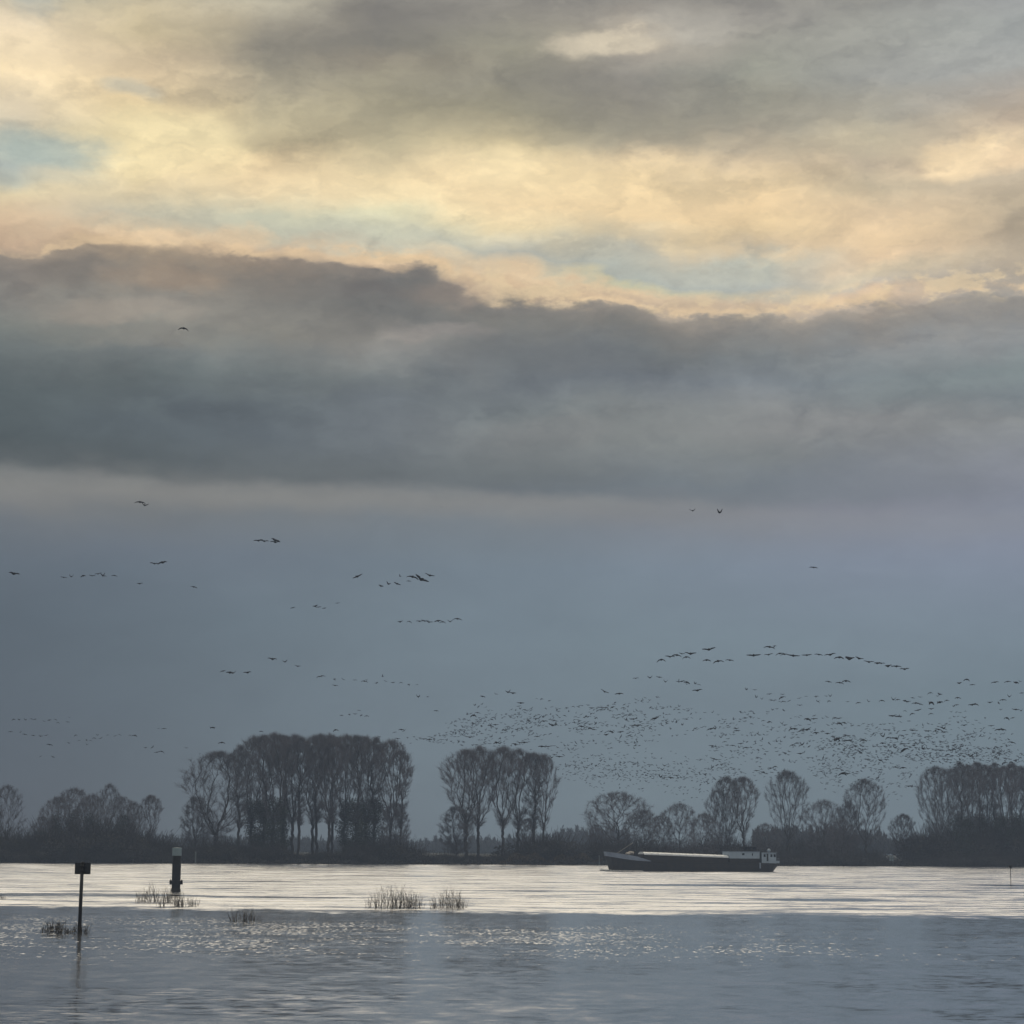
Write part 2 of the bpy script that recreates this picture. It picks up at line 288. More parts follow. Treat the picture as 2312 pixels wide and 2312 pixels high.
M_scrub2 = mat('dry_scrub', (.085, .066, .042), .9, .35, .3)
M_wood = mat('far_wood', (.055, .055, .058), .95, .3, .02)
M_land = mat('grassland', (.050, .052, .030), .95, .3, .05, bump=.3, col2=(.075, .065, .042))
M_hull = mat('black_hull_paint', (.018, .019, .023), .45, .3, .9, col2=(.03, .027, .026))
M_boot = mat('rusty_boot_topping', (.035, .018, .014), .6, .3, 1.5)
M_rail = mat('blue_grey_paint', (.24, .28, .36), .5, .2, .8)
M_white = mat('white_paint', (.33, .40, .48), .5, .12, .8)
M_hatch = mat('pale_hatch_covers', (.82, .84, .86), .35, .1, .6)
M_dkdeck = mat('dark_deck', (.03, .032, .036), .7, .3, 1.0)
M_glass = mat('dark_window_glass', (.012, .014, .018), .12, .2, 1.0)
M_tan = mat('tan_tarpaulin', (.55, .50, .45), .8, .25, 2.0)
M_pile = mat('dark_steel', (.016, .019, .026), .55, .35, 1.5, bump=.2)
M_cap = mat('pale_cap_paint', (.20, .26, .29), .5, .15, 2.0)
M_board = mat('sign_back_metal', (.022, .027, .036), .5, .2, 2.0)
M_reed = mat('reed_stems', (.055, .045, .035), .9, .3, 3.0)
M_marker = mat('faded_white_marker', (.13, .15, .155), .7, .2, 2.0)
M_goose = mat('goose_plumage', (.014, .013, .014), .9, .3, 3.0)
M_boom = mat('weathered_boom_paint', (.20, .19, .18), .7, .3, 1.0)
M_foam = mat('bow_foam', (.62, .63, .62), .9, .3, 1.0)

# ------------------------------------------------------------------ water
def water_material():
    m = bpy.data.materials.new('river_water'); m.use_nodes = True
    t = NT(m.node_tree); b = m.node_tree.nodes['Principled BSDF']
    pos = t.node('ShaderNodeNewGeometry').outputs['Position']
    x, y, z = t.sep(pos)
    # open river (wind and current) beyond a line, sheltered flooded meadow this side of it
    wob = t.m('MULTIPLY', t.m('SUBTRACT', t.noise(pos, .02, 6, .6)[0], .5), 30.0)
    wob2 = t.m('MULTIPLY', t.m('SUBTRACT', t.noise(t.xyz(t.m('MULTIPLY', x, .8), t.m('MULTIPLY', y, .35), 7.0), .5, 4, .6)[0], .5), 34.0)
    edge = t.m('MULTIPLY_ADD', x, -.17, 178.0)
    s = t.m('SUBTRACT', t.m('ADD', y, wob), edge)
    open_ = t.smooth(t.m('ADD', s, wob2), -8.0, 8.0)
    # calm slicks lying in the open river
    ps = t.xyz(t.m('MULTIPLY', x, .22), y, 0.0)
    slick = t.smooth(t.noise(ps, .045, 5, .6)[0], .60, .68)
    slick = t.m('MULTIPLY', slick, t.smooth(y, 420.0, 300.0))
    for px_, py_, wx_, wy_ in ((150, 2021, 330, 4.5), (640, 2026, 260, 2.5), (1640, 1999, 330, 3.2), (1840, 2031, 190, 2.6), (2260, 1999, 110, 2.6), (560, 1990, 160, 1.6), (900, 1978, 120, 1.2), (1250, 2012, 200, 1.6)):
        c_ = ground(px_, py_); hx = wx_ * c_.y / F; hy = wy_ * c_.y * c_.y / (F * CH)
        ex = t.m('DIVIDE', t.m('SUBTRACT', x, c_.x), hx); ey = t.m('DIVIDE', t.m('SUBTRACT', t.m('ADD', y, t.m('MULTIPLY', wob, .35)), c_.y), hy)
        r2 = t.m('ADD', t.m('MULTIPLY', ex, ex), t.m('MULTIPLY', ey, ey))
        r2 = t.m('ADD', r2, t.m('MULTIPLY', t.m('SUBTRACT', t.noise(t.xyz(t.m('MULTIPLY', x, .5), y, 1.0), .3, 4, .6)[0], .5), 1.6))
        slick = t.m('MAXIMUM', slick, t.smooth(r2, 1.1, .3))
    streak = t.noise(t.xyz(t.m('MULTIPLY', x, .35), t.m('MULTIPLY', y, 1.0), 4.0), .22, 5, .65)[0]
    streak = t.smooth(streak, .38, .60, .22, 1.14)
    rough_water = t.m('MULTIPLY', t.m('MULTIPLY', open_, streak), t.m('SUBTRACT', 1.0, t.m('MULTIPLY', slick, .85)))
    # gust patches of short steep wavelets on the near water
    gust = t.m('MULTIPLY', t.smooth(y, 84.0, 118.0), t.smooth(s, 0.0, -45.0))
    side = t.smooth(x, 40.0, 0.0, .3, 1.0)
    gpatch = t.smooth(t.noise(t.xyz(x, t.m('MULTIPLY', y, .8), 3.0), .16, 5, .7)[0], .36, .58)
    gust = t.m('MULTIPLY', t.m('MULTIPLY', gust, side), t.m('MULTIPLY_ADD', gpatch, .8, .2))
    # wave slopes
    a = t.noise(pos, .9, 4, .6)[1]
    bcol = t.noise(t.v('ADD', pos, (31.0, 17.0, 5.0)), .22, 3, .55)[1]
    def slope(col, amp):
        o = t.v('SUBTRACT', col, (.5, .5, .5))
        n = t.node('ShaderNodeVectorMath', operation='SCALE'); t.put(n.inputs[0], o); t.put(n.inputs['Scale'], amp)
        return n.outputs[0]
    amp1 = t.m('ADD', t.m('MULTIPLY', rough_water, .42), .075)
    amp2 = t.m('ADD', t.m('MULTIPLY', rough_water, .26), .035)
    sl_ = t.v('ADD', slope(a, amp1), slope(bcol, amp2))
    # sparkles: rare wavelets steep enough to mirror the bright gap in the cloud
    sp = t.noise(t.xyz(t.m('MULTIPLY', x, 2.6), t.m('MULTIPLY', y, .8), 9.0), 1.7, 3, .5)[0]
    thr = t.m('SUBTRACT', .78, t.m('MULTIPLY', gust, .225))
    spark = t.m('MULTIPLY', t.smooth(sp, thr, t.m('ADD', thr, .012)), t.m('SUBTRACT', 1.0, open_))
    sl_ = t.v('ADD', sl_, t.xyz(0.0, t.m('MULTIPLY', spark, -.24), 0.0))
    # cat's-paw ripples in short dark dashes over the foreground
    rp = t.noise(t.xyz(t.m('MULTIPLY', x, 1.0), t.m('MULTIPLY', y, 1.5), 2.0), 1.3, 5, .6)[0]
    rpm = t.m('MULTIPLY', t.smooth(t.noise(t.xyz(x, y, 6.0), .05, 3, .5)[0], .45, .6), t.smooth(y, 110.0, 85.0))
    sl_ = t.v('ADD', sl_, t.xyz(0.0, t.m('MULTIPLY', t.m('MULTIPLY', t.smooth(rp, .46, .64), t.m('MULTIPLY_ADD', rpm, .042, .014)), t.m('SUBTRACT', 1.0, open_)), 0.0))
    # facets leaning towards the viewer dominate at grazing angles
    lean = t.m('MULTIPLY_ADD', rough_water, -.085, -.014)
    sx, sy, sz = t.sep(sl_)
    nrm = t.v('NORMALIZE', t.xyz(sx, t.m('ADD', sy, lean), 1.0))
    t.put(b.inputs['Normal'], nrm)
    t.put(b.inputs['Roughness'], t.m('MULTIPLY_ADD', rough_water, .15, .11))
    cn = t.noise(pos, .02, 4, .6)[0]
    t.put(b.inputs['Base Color'], t.mix(cn, (.036, .048, .066, 1), (.048, .056, .068, 1)))
    b.inputs['IOR'].default_value = 1.333
    gl = t.node('ShaderNodeBsdfGlossy'); gl.inputs['Color'].default_value = (.86, .90, 1.0, 1)
    t.put(gl.inputs['Roughness'], t.m('MULTIPLY_ADD', rough_water, .15, .11)); t.put(gl.inputs['Normal'], nrm)
    ms = t.node('ShaderNodeMixShader'); t.put(ms.inputs[0], t.m('MULTIPLY_ADD', rough_water, .25, .32))
    t.l.new(b.outputs[0], ms.inputs[1]); t.l.new(gl.outputs[0], ms.inputs[2])
    t.l.new(ms.outputs[0], m.node_tree.nodes['Material Output'].inputs['Surface'])
    return m
M_water = water_material()
V = []; xs = [-700 + 50 * i for i in range(29)]; ys = [-60, 0, 60, 120, 200, 300, 450, 700, 1000]
V = [(x, y, 0) for y in ys for x in xs]
Fq = [(j * 29 + i, j * 29 + i + 1, (j + 1) * 29 + i + 1, (j + 1) * 29 + i) for j in range(8) for i in range(28)]
tag(link('water', mesh_of('water', V, Fq, M_water)), 'wide grey river in flood with a bright wind-roughened far part', kind='structure')

# far bank: its waterline in photograph pixels
BANK = [(-2600, 1925), (-900, 1940), (0, 1948), (600, 1950), (900, 1951.5), (1350, 1953), (1750, 1955), (2312, 1957), (3300, 1961), (5200, 1969)]
def bank_pt(px):
    return ground(px, float(np.interp(px, [q[0] for q in BANK], [q[1] for q in BANK])))
def bank_y(X):
    pts = [bank_pt(p) for p in (0, 600, 1350, 2312)]
    return float(np.interp(X, [q.x for q in pts], [q.y for q in pts]))
def land_z(X, Y):
    b = bank_y(X); t_ = max(0.0, Y - b)
    return -.25 + 1.15 * (1 - exp(-t_ / 7.0)) + .5 * sin(X * .021 + Y * .01) * min(1, t_ / 60) + .18 * sin(X * .11 + 1.3) * min(1, t_ / 10) * exp(-t_ / 60)
offs = [-6, -1, 0, 1.5, 4, 8, 14, 25, 45, 80, 140, 240, 400, 650, 1000, 1300]
xs = np.arange(-700, 701, 10.0); V = []
for o_ in offs:
    for X_ in xs:
        j = 1.6 * math.sin(X_ * .13) + 1.1 * math.sin(X_ * .41 + 1)
        Y_ = bank_y(X_) + o_ + (j if o_ < 20 else 0)
        if o_ == 1300: Y_ = 1990
        V.append((X_, Y_, land_z(X_, Y_) if o_ > 0 else -.6 + .1 * o_ / 6))
nx = len(xs)
Fq = [(j * nx + i, j * nx + i + 1, (j + 1) * nx + i + 1, (j + 1) * nx + i) for j in range(len(offs) - 1) for i in range(nx - 1)]
tag(link('far_bank', mesh_of('far_bank', V, Fq, M_land)), 'low grassy far bank beyond the river', kind='structure')

# ------------------------------------------------------------------ trees
class Tubes:
    def __init__(s): s.V = []; s.T = []; s.n = 0
    def add(s, pts, rad, k):
        m = len(pts); P = np.array(pts); D = np.gradient(P, axis=0) if m > 1 else P
        D /= np.linalg.norm(D, axis=1)[:, None] + 1e-9
        ref = np.array((1.0, 0, 0)) if abs(D[0][2]) > .7 else np.array((0, 0, 1.0))
        A = np.cross(D, ref); A /= np.linalg.norm(A, axis=1)[:, None] + 1e-9
        B = np.cross(D, A); R = np.array(rad)[:, None, None]
        th = np.arange(k) * 2 * pi / k
        ring = P[:, None, :] + R * (A[:, None, :] * np.cos(th)[None, :, None] + B[:, None, :] * np.sin(th)[None, :, None])
        s.V.append(ring.reshape(-1, 3))
        i = np.arange(m - 1)[:, None] * k; j = np.arange(k)[None, :]; j2 = (j + 1) % k
        q = np.stack([i + j, i + j2, i + k + j2, i + k + j], -1).reshape(-1, 4) + s.n
        s.T.append(q); s.n += m * k
    def mesh(s, name, mt): return fast_mesh(name, np.concatenate(s.V), np.concatenate(s.T), mt)

def prisms(A, B, ra, rb, k):
    """one tapered k-sided stick per row of A, B"""
    D = B - A; D /= np.linalg.norm(D, axis=1)[:, None] + 1e-9
    ref = np.where(np.abs(D[:, 2:3]) > .8, np.array([[1.0, 0, 0]]), np.array([[0, 0, 1.0]]))
    U = np.cross(D, ref); U /= np.linalg.norm(U, axis=1)[:, None] + 1e-9; W_ = np.cross(D, U)
    th = np.arange(k) * 2 * pi / k
    ring = U[:, None, :] * np.cos(th)[None, :, None] + W_[:, None, :] * np.sin(th)[None, :, None]
    P = np.concatenate([A[:, None, :] + ring * ra[:, None, None], B[:, None, :] + ring * rb[:, None, None]], 1)
    n = len(A); j = np.arange(k); q = np.stack([j, (j + 1) % k, (j + 1) % k + k, j + k], -1)
    return P.reshape(-1, 3), (q[None] + np.arange(n)[:, None, None] * 2 * k).reshape(-1, 4)
def join(parts):
    V = []; Q = []; o = 0
    for P, q in parts: V.append(P); Q.append(q + o); o += len(P)
    return np.concatenate(V), np.concatenate(Q)

def grow_tree(seed, H, kind):
    """limbs are grown outwards to points spread through the crown, each from the cheapest place on the tree so far"""
    g = np.random.default_rng(seed)
    K = dict(vase=dict(tt=.33, h0=.30, w=.185, n=430, bf=.85, up=.6, tw=5900), slim=dict(tt=.55, h0=.30, w=.125, n=340, bf=.70, up=.6, tw=4700),
             fan=dict(tt=.24, h0=.22, w=.27, n=620, bf=.80, up=.45, tw=10000), round=dict(tt=.30, h0=.13, w=.47, n=640, bf=.65, up=.20, tw=11500),
             spread=dict(tt=.30, h0=.14, w=.34, n=580, bf=.75, up=.30, tw=12000))[kind]
    lob = g.uniform(.82, 1.10, 9)
    def radius(h, th):
        t_ = (th / (2 * pi) + .5) * 9; i = t_.astype(int); f = t_ - i; l = lob[i % 9] * (1 - f) + lob[(i + 1) % 9] * f
        if kind in ('vase', 'slim', 'fan'):
            u = np.clip((h - K['h0'] + .06) / (1 - K['h0']), 0, 1)
            return K['w'] * H * l * np.minimum(1, (.22 if kind == 'fan' else .06) + 1.12 * u ** .95) * np.sqrt(np.clip(1 - np.clip((h - .70) / .30, 0, 1) ** 2.5, 0, 1))
        c0 = .56; e = np.where(h > c0, (h - c0) / (1 - c0), (h - c0) / (c0 - K['h0'] + .04))
        return K['w'] * H * l * np.sqrt(np.clip(1 - np.abs(e) ** 2.3, 0, 1))
    T_ = []
    holes = np.stack([g.uniform(-1, 1, 5) * K['w'] * H * .8, g.uniform(-1, 1, 5) * K['w'] * H * .8, g.uniform(.35, .8, 5) * H, g.uniform(.05, .1, 5) * H], -1)
    while len(T_) < K['n']:
        h = 1 - (1 - K['h0']) * g.random() ** (1.15 if kind in ('round', 'spread') else 1.45); th = g.uniform(-pi, pi); r = radius(np.array([h]), np.array([th]))[0] * g.random() ** .42
        p = np.array((cos(th) * r, sin(th) * r, h * H))
        if np.any(np.linalg.norm(holes[:, :3] - p, axis=1) < holes[:, 3]): continue
        T_.append(p)
    T_ = np.array(T_)
    pos = np.zeros((9000, 3)); par = np.full(9000, -1); pl = np.zeros(9000); cnt = np.zeros(9000); n = 0
    lean = g.normal(0, .03, 2); nt = 14
    for i in range(nt):
        z = -.6 + (K['tt'] * H + .6) * i / (nt - 1)
        pos[n] = (lean[0] * z + g.normal(0, .004) * H, lean[1] * z + g.normal(0, .004) * H, z)
        if i: par[n] = n - 1
        pl[n] = z * (.45 if kind in ('slim', 'vase') else .2); n += 1
    lo = int(nt * .42) if kind != 'slim' else 5
    ordr = np.argsort(np.linalg.norm(T_ - np.array((0, 0, K['tt'] * H * .75)), axis=1))
    tips = []
    for ti in ordr:
        t_ = T_[ti]; d = np.linalg.norm(pos[lo:n] - t_, axis=1)
        cost = d + K['bf'] * pl[lo:n] + 1.3 * np.maximum(0, pos[lo:n, 2] - t_[2] + (.6 if kind in ('vase', 'slim') else .4 if kind != 'round' else .05) * d)
        a_ = int(np.argmin(cost)) + lo; L = d[a_ - lo]; m = max(1, int(L / (.045 * H)) + 1)
        q0 = pos[a_].copy(); pd = pos[a_] - pos[par[a_]]; pd /= np.linalg.norm(pd) + 1e-9
        c_ = q0 + (pd * .35 + np.array((0, 0, .12))) * L; prev = a_; pp = q0
        for k in range(1, m + 1):
            u = k / m; q = q0 * (1 - u) ** 2 + c_ * 2 * u * (1 - u) + t_ * u * u
            if k < m: q = q + g.normal(0, .025, 3) * L / m
            pos[n] = q; par[n] = prev; pl[n] = pl[prev] + np.linalg.norm(q - pp); pp = q; prev = n; n += 1
        cnt[prev] = 1; tips.append(prev)
    for i in range(n - 1, 0, -1): cnt[par[i]] += cnt[i]
    rad = np.maximum(.0145 * np.maximum(cnt, 1) ** .55, .016) * (H / 40) ** .5
    rad[:nt] = np.maximum.accumulate(rad[:nt][::-1])[::-1] if kind == 'slim' else rad[:nt]
    rad[0] *= 1.45; rad[1] *= 1.15
    ii = np.arange(1, n); pa = par[ii]
    thick = (cnt[ii] > 10) | (ii < nt)
    parts = lambda msk, k: prisms(pos[pa[msk]], pos[ii[msk]], np.minimum(rad[pa[msk]], rad[ii[msk]] * (1.35 if k < 6 else 1.6)), rad[ii[msk]], k)
    trunk = parts(thick, 6); limbs = parts(~thick, 3)
    # twigs round the outer shoots
    out = np.where(cnt[:n] <= 4)[0]; out = out[out >= nt]; M = K['tw']
    s_ = out[g.integers(0, len(out), M)]; f = g.random((M, 1)); A = pos[par[s_]] * (1 - f) + pos[s_] * f
    D = pos[s_] - pos[par[s_]]; D /= np.linalg.norm(D, axis=1)[:, None] + 1e-9
    R = g.normal(size=(M, 3)); R /= np.linalg.norm(R, axis=1)[:, None]
    D = D * .7 + R * .75 + np.array((0, 0, K['up'])); D /= np.linalg.norm(D, axis=1)[:, None]
    L = (H / 38) ** .6 * g.uniform(.7, 2.0, (M, 1)); B = A + D * L
    tw1 = prisms(A, B, np.full(M, .021), np.full(M, .008), 3)
    h_ = M // 2; A2 = A[:h_] + D[:h_] * L[:h_] * .5; R2 = g.normal(size=(h_, 3)); R2 /= np.linalg.norm(R2, axis=1)[:, None]
    D2 = D[:h_] + R2 * .7; D2 /= np.linalg.norm(D2, axis=1)[:, None]
    tw2 = prisms(A2, A2 + D2 * L[:h_] * .55, np.full(h_, .014), np.full(h_, .006), 3)
    V1, Q1 = trunk; V2, Q2 = join([limbs, tw1, tw2])
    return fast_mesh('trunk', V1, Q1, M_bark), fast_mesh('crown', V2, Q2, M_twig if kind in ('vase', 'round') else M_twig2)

def leaf_cloud(seed, blobs, n, size, up=.4):
    """n leafy quads spread through soft ellipsoid blobs [(cx,cy,cz,rx,ry,rz)], clumped"""
    g = np.random.default_rng(seed); B = np.array(blobs, float)
    wt = B[:, 3] * B[:, 5]; bi = g.choice(len(B), n, p=wt / wt.sum())
    u = g.normal(size=(n, 3)); u /= np.linalg.norm(u, axis=1)[:, None]; u *= g.random((n, 1)) ** .38 * (1 + g.normal(size=(n, 1)) * .09)
    Cn = B[bi, :3] + u * B[bi, 3:]
    # clump: snap half of them towards random centres
    cc = Cn[g.integers(0, n, n // 30 + 1)]; k = g.random(n) < .5
    ci = g.integers(0, len(cc), n); near_ = np.linalg.norm(cc[ci] - Cn, axis=1) < B[:, 3].max() * .5
    k &= near_; Cn[k] = cc[ci[k]] + (Cn[k] - cc[ci[k]]) * .35
    Cn[:, 2] = np.maximum(Cn[:, 2], .05)
    a = g.normal(size=(n, 3)); a[:, 2] += up; a /= np.linalg.norm(a, axis=1)[:, None]
    b = np.cross(a, g.normal(size=(n, 3))); b /= np.linalg.norm(b, axis=1)[:, None]
    sz = size * g.uniform(.5, 1.3, (n, 1))
    P = np.stack([Cn - a * sz * .6, Cn + b * sz * .35, Cn + a * sz * .6, Cn - b * sz * .35], 1).reshape(-1, 3)
    return P, np.arange(n * 4).reshape(-1, 4)

H0 = 38.0
PROTO = {}
def proto(kind, v):
    key = (kind, v)
    if key not in PROTO:
        H = {'vase': 40.0, 'slim': 40.0, 'fan': 40.0, 'round': 24.0, 'spread': 34.0, 'small': 22.0}[kind]
        k2 = 'spread' if kind == 'small' else kind
        PROTO[key] = (H,) + grow_tree(hash((len(kind), v)) % 9973 + v * 17 + len(kind), H, k2)
    return PROTO[key]
IVY = {}
def ivy_mesh(v):
    if v not in IVY:
        g = random.Random(v + 50); bl = [(g.gauss(0, .8), g.gauss(0, .8), z, g.uniform(1.6, 3.2), g.uniform(1.6, 3), g.uniform(2.2, 3.4)) for z in np.arange(1.5, 24, 1.5)]
        P, T = leaf_cloud(v, bl, 5200, .42); IVY[v] = fast_mesh('ivy', P, T, M_ivy)
    return IVY[v]

def place_tree(px, ytop, kind, v, label, dist=None, sx=1.0, rz=None, base=None, group='bare winter trees along the far bank', ivy=0.0):
    """px: photograph column of the foot, ytop: row of the top of the crown, dist: metres behind the waterline"""
    b = bank_pt(px); Y = b.y + (dist if dist is not None else 14)
    X_ = at(px, 1900, Y).x; z = land_z(X_, Y)
    top = at(px, ytop, Y).z
    H, tm, cm = proto(kind, v); s = (top - z) / H
    names = dict(fan='broad_bare_tree', vase='poplar_tree', slim='poplar_tree', round='oak_tree', spread='willow_tree', small='bare_tree')
    o = empty(names[kind], (X_, Y, z), rz if rz is not None else rnd.uniform(0, 6.28))
    o.scale = (s * sx, s * sx, s)
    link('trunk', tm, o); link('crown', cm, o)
    if ivy:
        i = link('ivy', ivy_mesh(v % 3), o); i.scale = (.95 / s * ivy, .95 / s * ivy, H * (.5 if kind != 'round' else .7) / 24)
    cat = dict(fan='tree', vase='poplar', slim='poplar', round='oak tree', spread='tree', small='tree')[kind]
    tag(o, label, cat, group); return o

T = place_tree
GL, GB, GM, GR, GF = 'trees of the dark wood on the left', 'trees of the big central grove', 'trees of the small grove left of the barge', 'trees behind the barge', 'trees of the dense wood at the right edge'
# dark low wood on the left
T(12, 1775, 'spread', 1, 'bare tree cut by the left edge of the picture', 20, .8, group=GL)
T(-35, 1790, 'spread', 2, 'bare tree at the very left edge, only its twigs in view', 30, .8, group=GL)
T(125, 1800, 'round', 1, 'dark tree forming the left shoulder of the left wood', 12, .7, group=GL, ivy=.9)
T(165, 1782, 'round', 2, 'broad dark tree, left summit of the left wood', 18, .8, group=GL, ivy=.9)
T(205, 1795, 'round', 3, 'dark rounded tree between the two summits of the left wood', 10, .7, group=GL, ivy=.9)
T(243, 1772, 'spread', 2, 'tallest tree of the left wood with a narrow top', 22, .7, group=GL)
T(275, 1800, 'round', 1, 'dark tree just right of the tallest one in the left wood', 12, .65, group=GL, ivy=.9)
T(300, 1812, 'round', 3, 'low dark tree towards the right end of the left wood', 20, .6, group=GL, ivy=.9)
T(338, 1798, 'vase', 2, 'thin pale twiggy tree standing last at the right of the left wood', 14, 1.25, group=GL)
T(95, 1845, 'round', 2, 'small dark tree low at the left foot of the left wood', 8, .7, group=GL, ivy=.9)
# big central grove
T(488, 1702, 'fan', 1, 'wide spreading tree with bare forked limbs, left end of the big grove', 12, 1.55, rz=.6, group=GB)
T(440, 1800, 'small', 1, 'small twiggy tree low at the left foot of the big grove', 26, .8, group=GB)
big = [(540, 1690, 'slim', 1, .0, 'left shoulder poplar of the big grove, behind the spreading tree'), (568, 1668, 'vase', 1, .9, 'ivy-clad poplar, first tall one from the left in the big grove'),
       (592, 1666, 'slim', 2, 1.0, 'ivy-clad slim poplar, second tall one of the big grove'), (616, 1662, 'vase', 3, 1.0, 'ivy-clad poplar in the left dark mass of the big grove'),
       (636, 1668, 'slim', 3, .7, 'ivy-clad poplar at the right side of the left dark mass'), (660, 1664, 'vase', 2, 0, 'poplar with a clear straight trunk just right of the left dark mass'),
       (676, 1672, 'slim', 1, 0, 'slender poplar beside the clear trunk in the middle of the big grove'), (706, 1668, 'vase', 4, 0, 'forked poplar with a gap of sky on both sides, middle of the big grove'),
       (717, 1664, 'slim', 2, 0, 'poplar crossing the forked one in the middle of the big grove'), (741, 1664, 'vase', 1, 0, 'poplar right of the middle of the big grove, fork opening low'),
       (750, 1670, 'slim', 4, 0, 'slender poplar hard against the low-forked one'), (778, 1666, 'vase', 3, .8, 'ivy-clad poplar at the left side of the right dark mass'),
       (802, 1668, 'slim', 3, 1.0, 'ivy-clad slim poplar in the right dark mass'), (824, 1668, 'vase', 2, 1.0, 'ivy-clad poplar in the middle of the right dark mass'),
       (846, 1672, 'slim', 1, .8, 'ivy-clad poplar closing the right dark mass'), (880, 1676, 'vase', 4, 0, 'thin leaning poplar, last tall one at the right of the big grove')]
for i, (px, yt, k, v, iv, lb) in enumerate(big):
    T(px, yt, k, v, lb, 8 + (i * 37) % 22, 1.15 if k == 'vase' else 1.25, group=GB, ivy=iv)
T(902, 1700, 'slim', 2, 'half-hidden thin poplar at the right rim of the big grove', 24, 1.1, group=GB)
T(893, 1815, 'small', 2, 'low wide-branched tree at the right foot of the big grove', 12, .9, group=GB)
# small grove left of the barge
T(1052, 1697, 'vase', 5, 'fan-shaped poplar at the left end of the small grove', 12, 1.6, rz=1.0, group=GM)
T(1080, 1690, 'vase', 1, 'poplar with twin leaders, second in the small grove', 16, 1.25, group=GM)
T(1135, 1692, 'vase', 3, 'stout poplar in the middle of the small grove', 12, 1.25, group=GM)
T(1168, 1696, 'vase', 2, 'poplar right of the middle of the small grove', 18, 1.25, group=GM)
T(1204, 1706, 'slim', 4, 'slender poplar fifth from the left in the small grove', 14, 1.5, group=GM)
T(1226, 1708, 'vase', 4, 'rightmost poplar of the small grove, crown opening to the right', 12, .95, rz=2.2, group=GM)
T(1030, 1822, 'small', 1, 'low leaning bare tree at the left foot of the small grove', 24, 1.1, group=GM)
T(1190, 1850, 'small', 2, 'low bare tree between the trunks of the small grove', 40, .9, group=GM)
# behind the barge
T(1395, 1790, 'round', 4, 'rounded oak with an open crown above the bow of the barge', 24, 1.25, group=GR)
T(1345, 1862, 'round', 1, 'low bushy tree left of the rounded oak', 20, .7, group=GR)
T(1452, 1830, 'round', 3, 'dark tree just right of the rounded oak', 20, .9, group=GR)
T(1492, 1842, 'round', 1, 'low dark tree between the two oaks behind the barge', 30, .8, group=GR)
T(1535, 1815, 'round', 4, 'smaller oak with a flat top over the middle of the barge', 34, .85, group=GR)
T(1590, 1838, 'round', 2, 'dark tree at the left foot of the two tall trees above the wheelhouse', 16, .8, group=GR)
T(1622, 1785, 'spread', 1, 'hazy tree rising at the left of the two tall trees above the wheelhouse', 60, .75, group=GR)
T(1642, 1757, 'fan', 2, 'left, broader one of the two tall trees above the barge wheelhouse', 60, .85, group=GR)
T(1680, 1758, 'vase', 4, 'right, narrower one of the two tall trees above the barge wheelhouse', 46, 1.35, group=GR)
T(1778, 1744, 'fan', 3, 'great fan-shaped tree behind the stern of the barge', 60, 1.0, group=GR)
T(1862, 1808, 'round', 4, 'low hazy tree right of the great fan-shaped tree', 80, .85, group=GR)
T(1900, 1850, 'round', 1, 'low bushy tree left of the forked lone tree', 30, .9, group=GR)
T(1728, 1860, 'round', 3, 'low dark tree directly behind the stern of the barge', 24, .9, group=GR)
T(1955, 1763, 'fan', 4, 'lone broad tree with clear forked limbs left of the pale sign on the bank', 30, 1.05, rz=1.9, group=GR)
T(1915, 1812, 'small', 1, 'thin tree leaning beside the lone forked tree', 40, .7, group=GR)
T(2040, 1840, 'small', 2, 'small leaning tree above the pale sign on the bank', 30, .95, group=GR)
# dense wood at the right edge
T(2118, 1735, 'fan', 2, 'wide hazy tree forming the left end of the right-hand wood', 40, .95, group=GF)
T(2150, 1738, 'spread', 2, 'tree in the left part of the right-hand wood', 16, .8, group=GF)
for i, px in enumerate(range(2170, 2420, 20)):
    k = 'vase' if i % 2 else 'slim'
    lbs = ['first', 'second', 'third', 'fourth', 'fifth', 'sixth', 'seventh', 'eighth', 'ninth', 'tenth', 'eleventh', 'twelfth', 'thirteenth']
    T(px, 1726 + (i * 5) % 9 + max(0, i - 6), k, 1 + i % 4, 'dark ivy-clad poplar, %s from the left in the close row of the right-hand wood' % lbs[i], 10 + (i * 29) % 24, 1.1, group=GF, ivy=1.0)

# ------------------------------------------------------------------ bushes
BUSH = []
for v in range(4):
    g = random.Random(v + 90)
    bl = [(g.gauss(0, 2.0), g.gauss(0, 1.2), g.uniform(.8, 2.9), g.uniform(1.6, 2.8), g.uniform(1.4, 2.2), g.uniform(1.2, 2.2)) for _ in range(7)]
    P, T4 = leaf_cloud(200 + v, bl, 3000, .34)
    st = Tubes()
    for k in range(150):
        a = g.random() * 6.28; l = g.uniform(4.0, 7.6); s_ = g.uniform(.1, .7)
        p = [(g.gauss(0, 1.6), g.gauss(0, 1.0), -.3)]; d = np.array((cos(a) * s_, sin(a) * s_, 1.0))
        for q in range(3):
            d = d + np.array((g.gauss(0, .15), g.gauss(0, .15), .05)); p.append(tuple(np.array(p[-1]) + d / np.linalg.norm(d) * l / 3))
        st.add(p, [.05, .035, .025, .014], 3)
    BUSH.append((fast_mesh('foliage', P, T4, M_bush), st.mesh('stems', M_bark)))
def bush(px, ytop, v, label, dist, sx=1.0, group='bushes at the foot of the trees'):
    b = bank_pt(px); Y = b.y + dist; X_ = at(px, 1900, Y).x; z = land_z(X_, Y)
    s = (at(px, ytop, Y).z - z) / 5.2
    o = empty('bush', (X_, Y, z), rnd.uniform(-.4, .4) + (pi if v % 2 else 0)); o.scale = (s * sx, s * min(sx, 1.0) * .7, s)
    link('foliage', BUSH[v][0], o); link('stems', BUSH[v][1], o)
    return tag(o, label, 'bush', group)
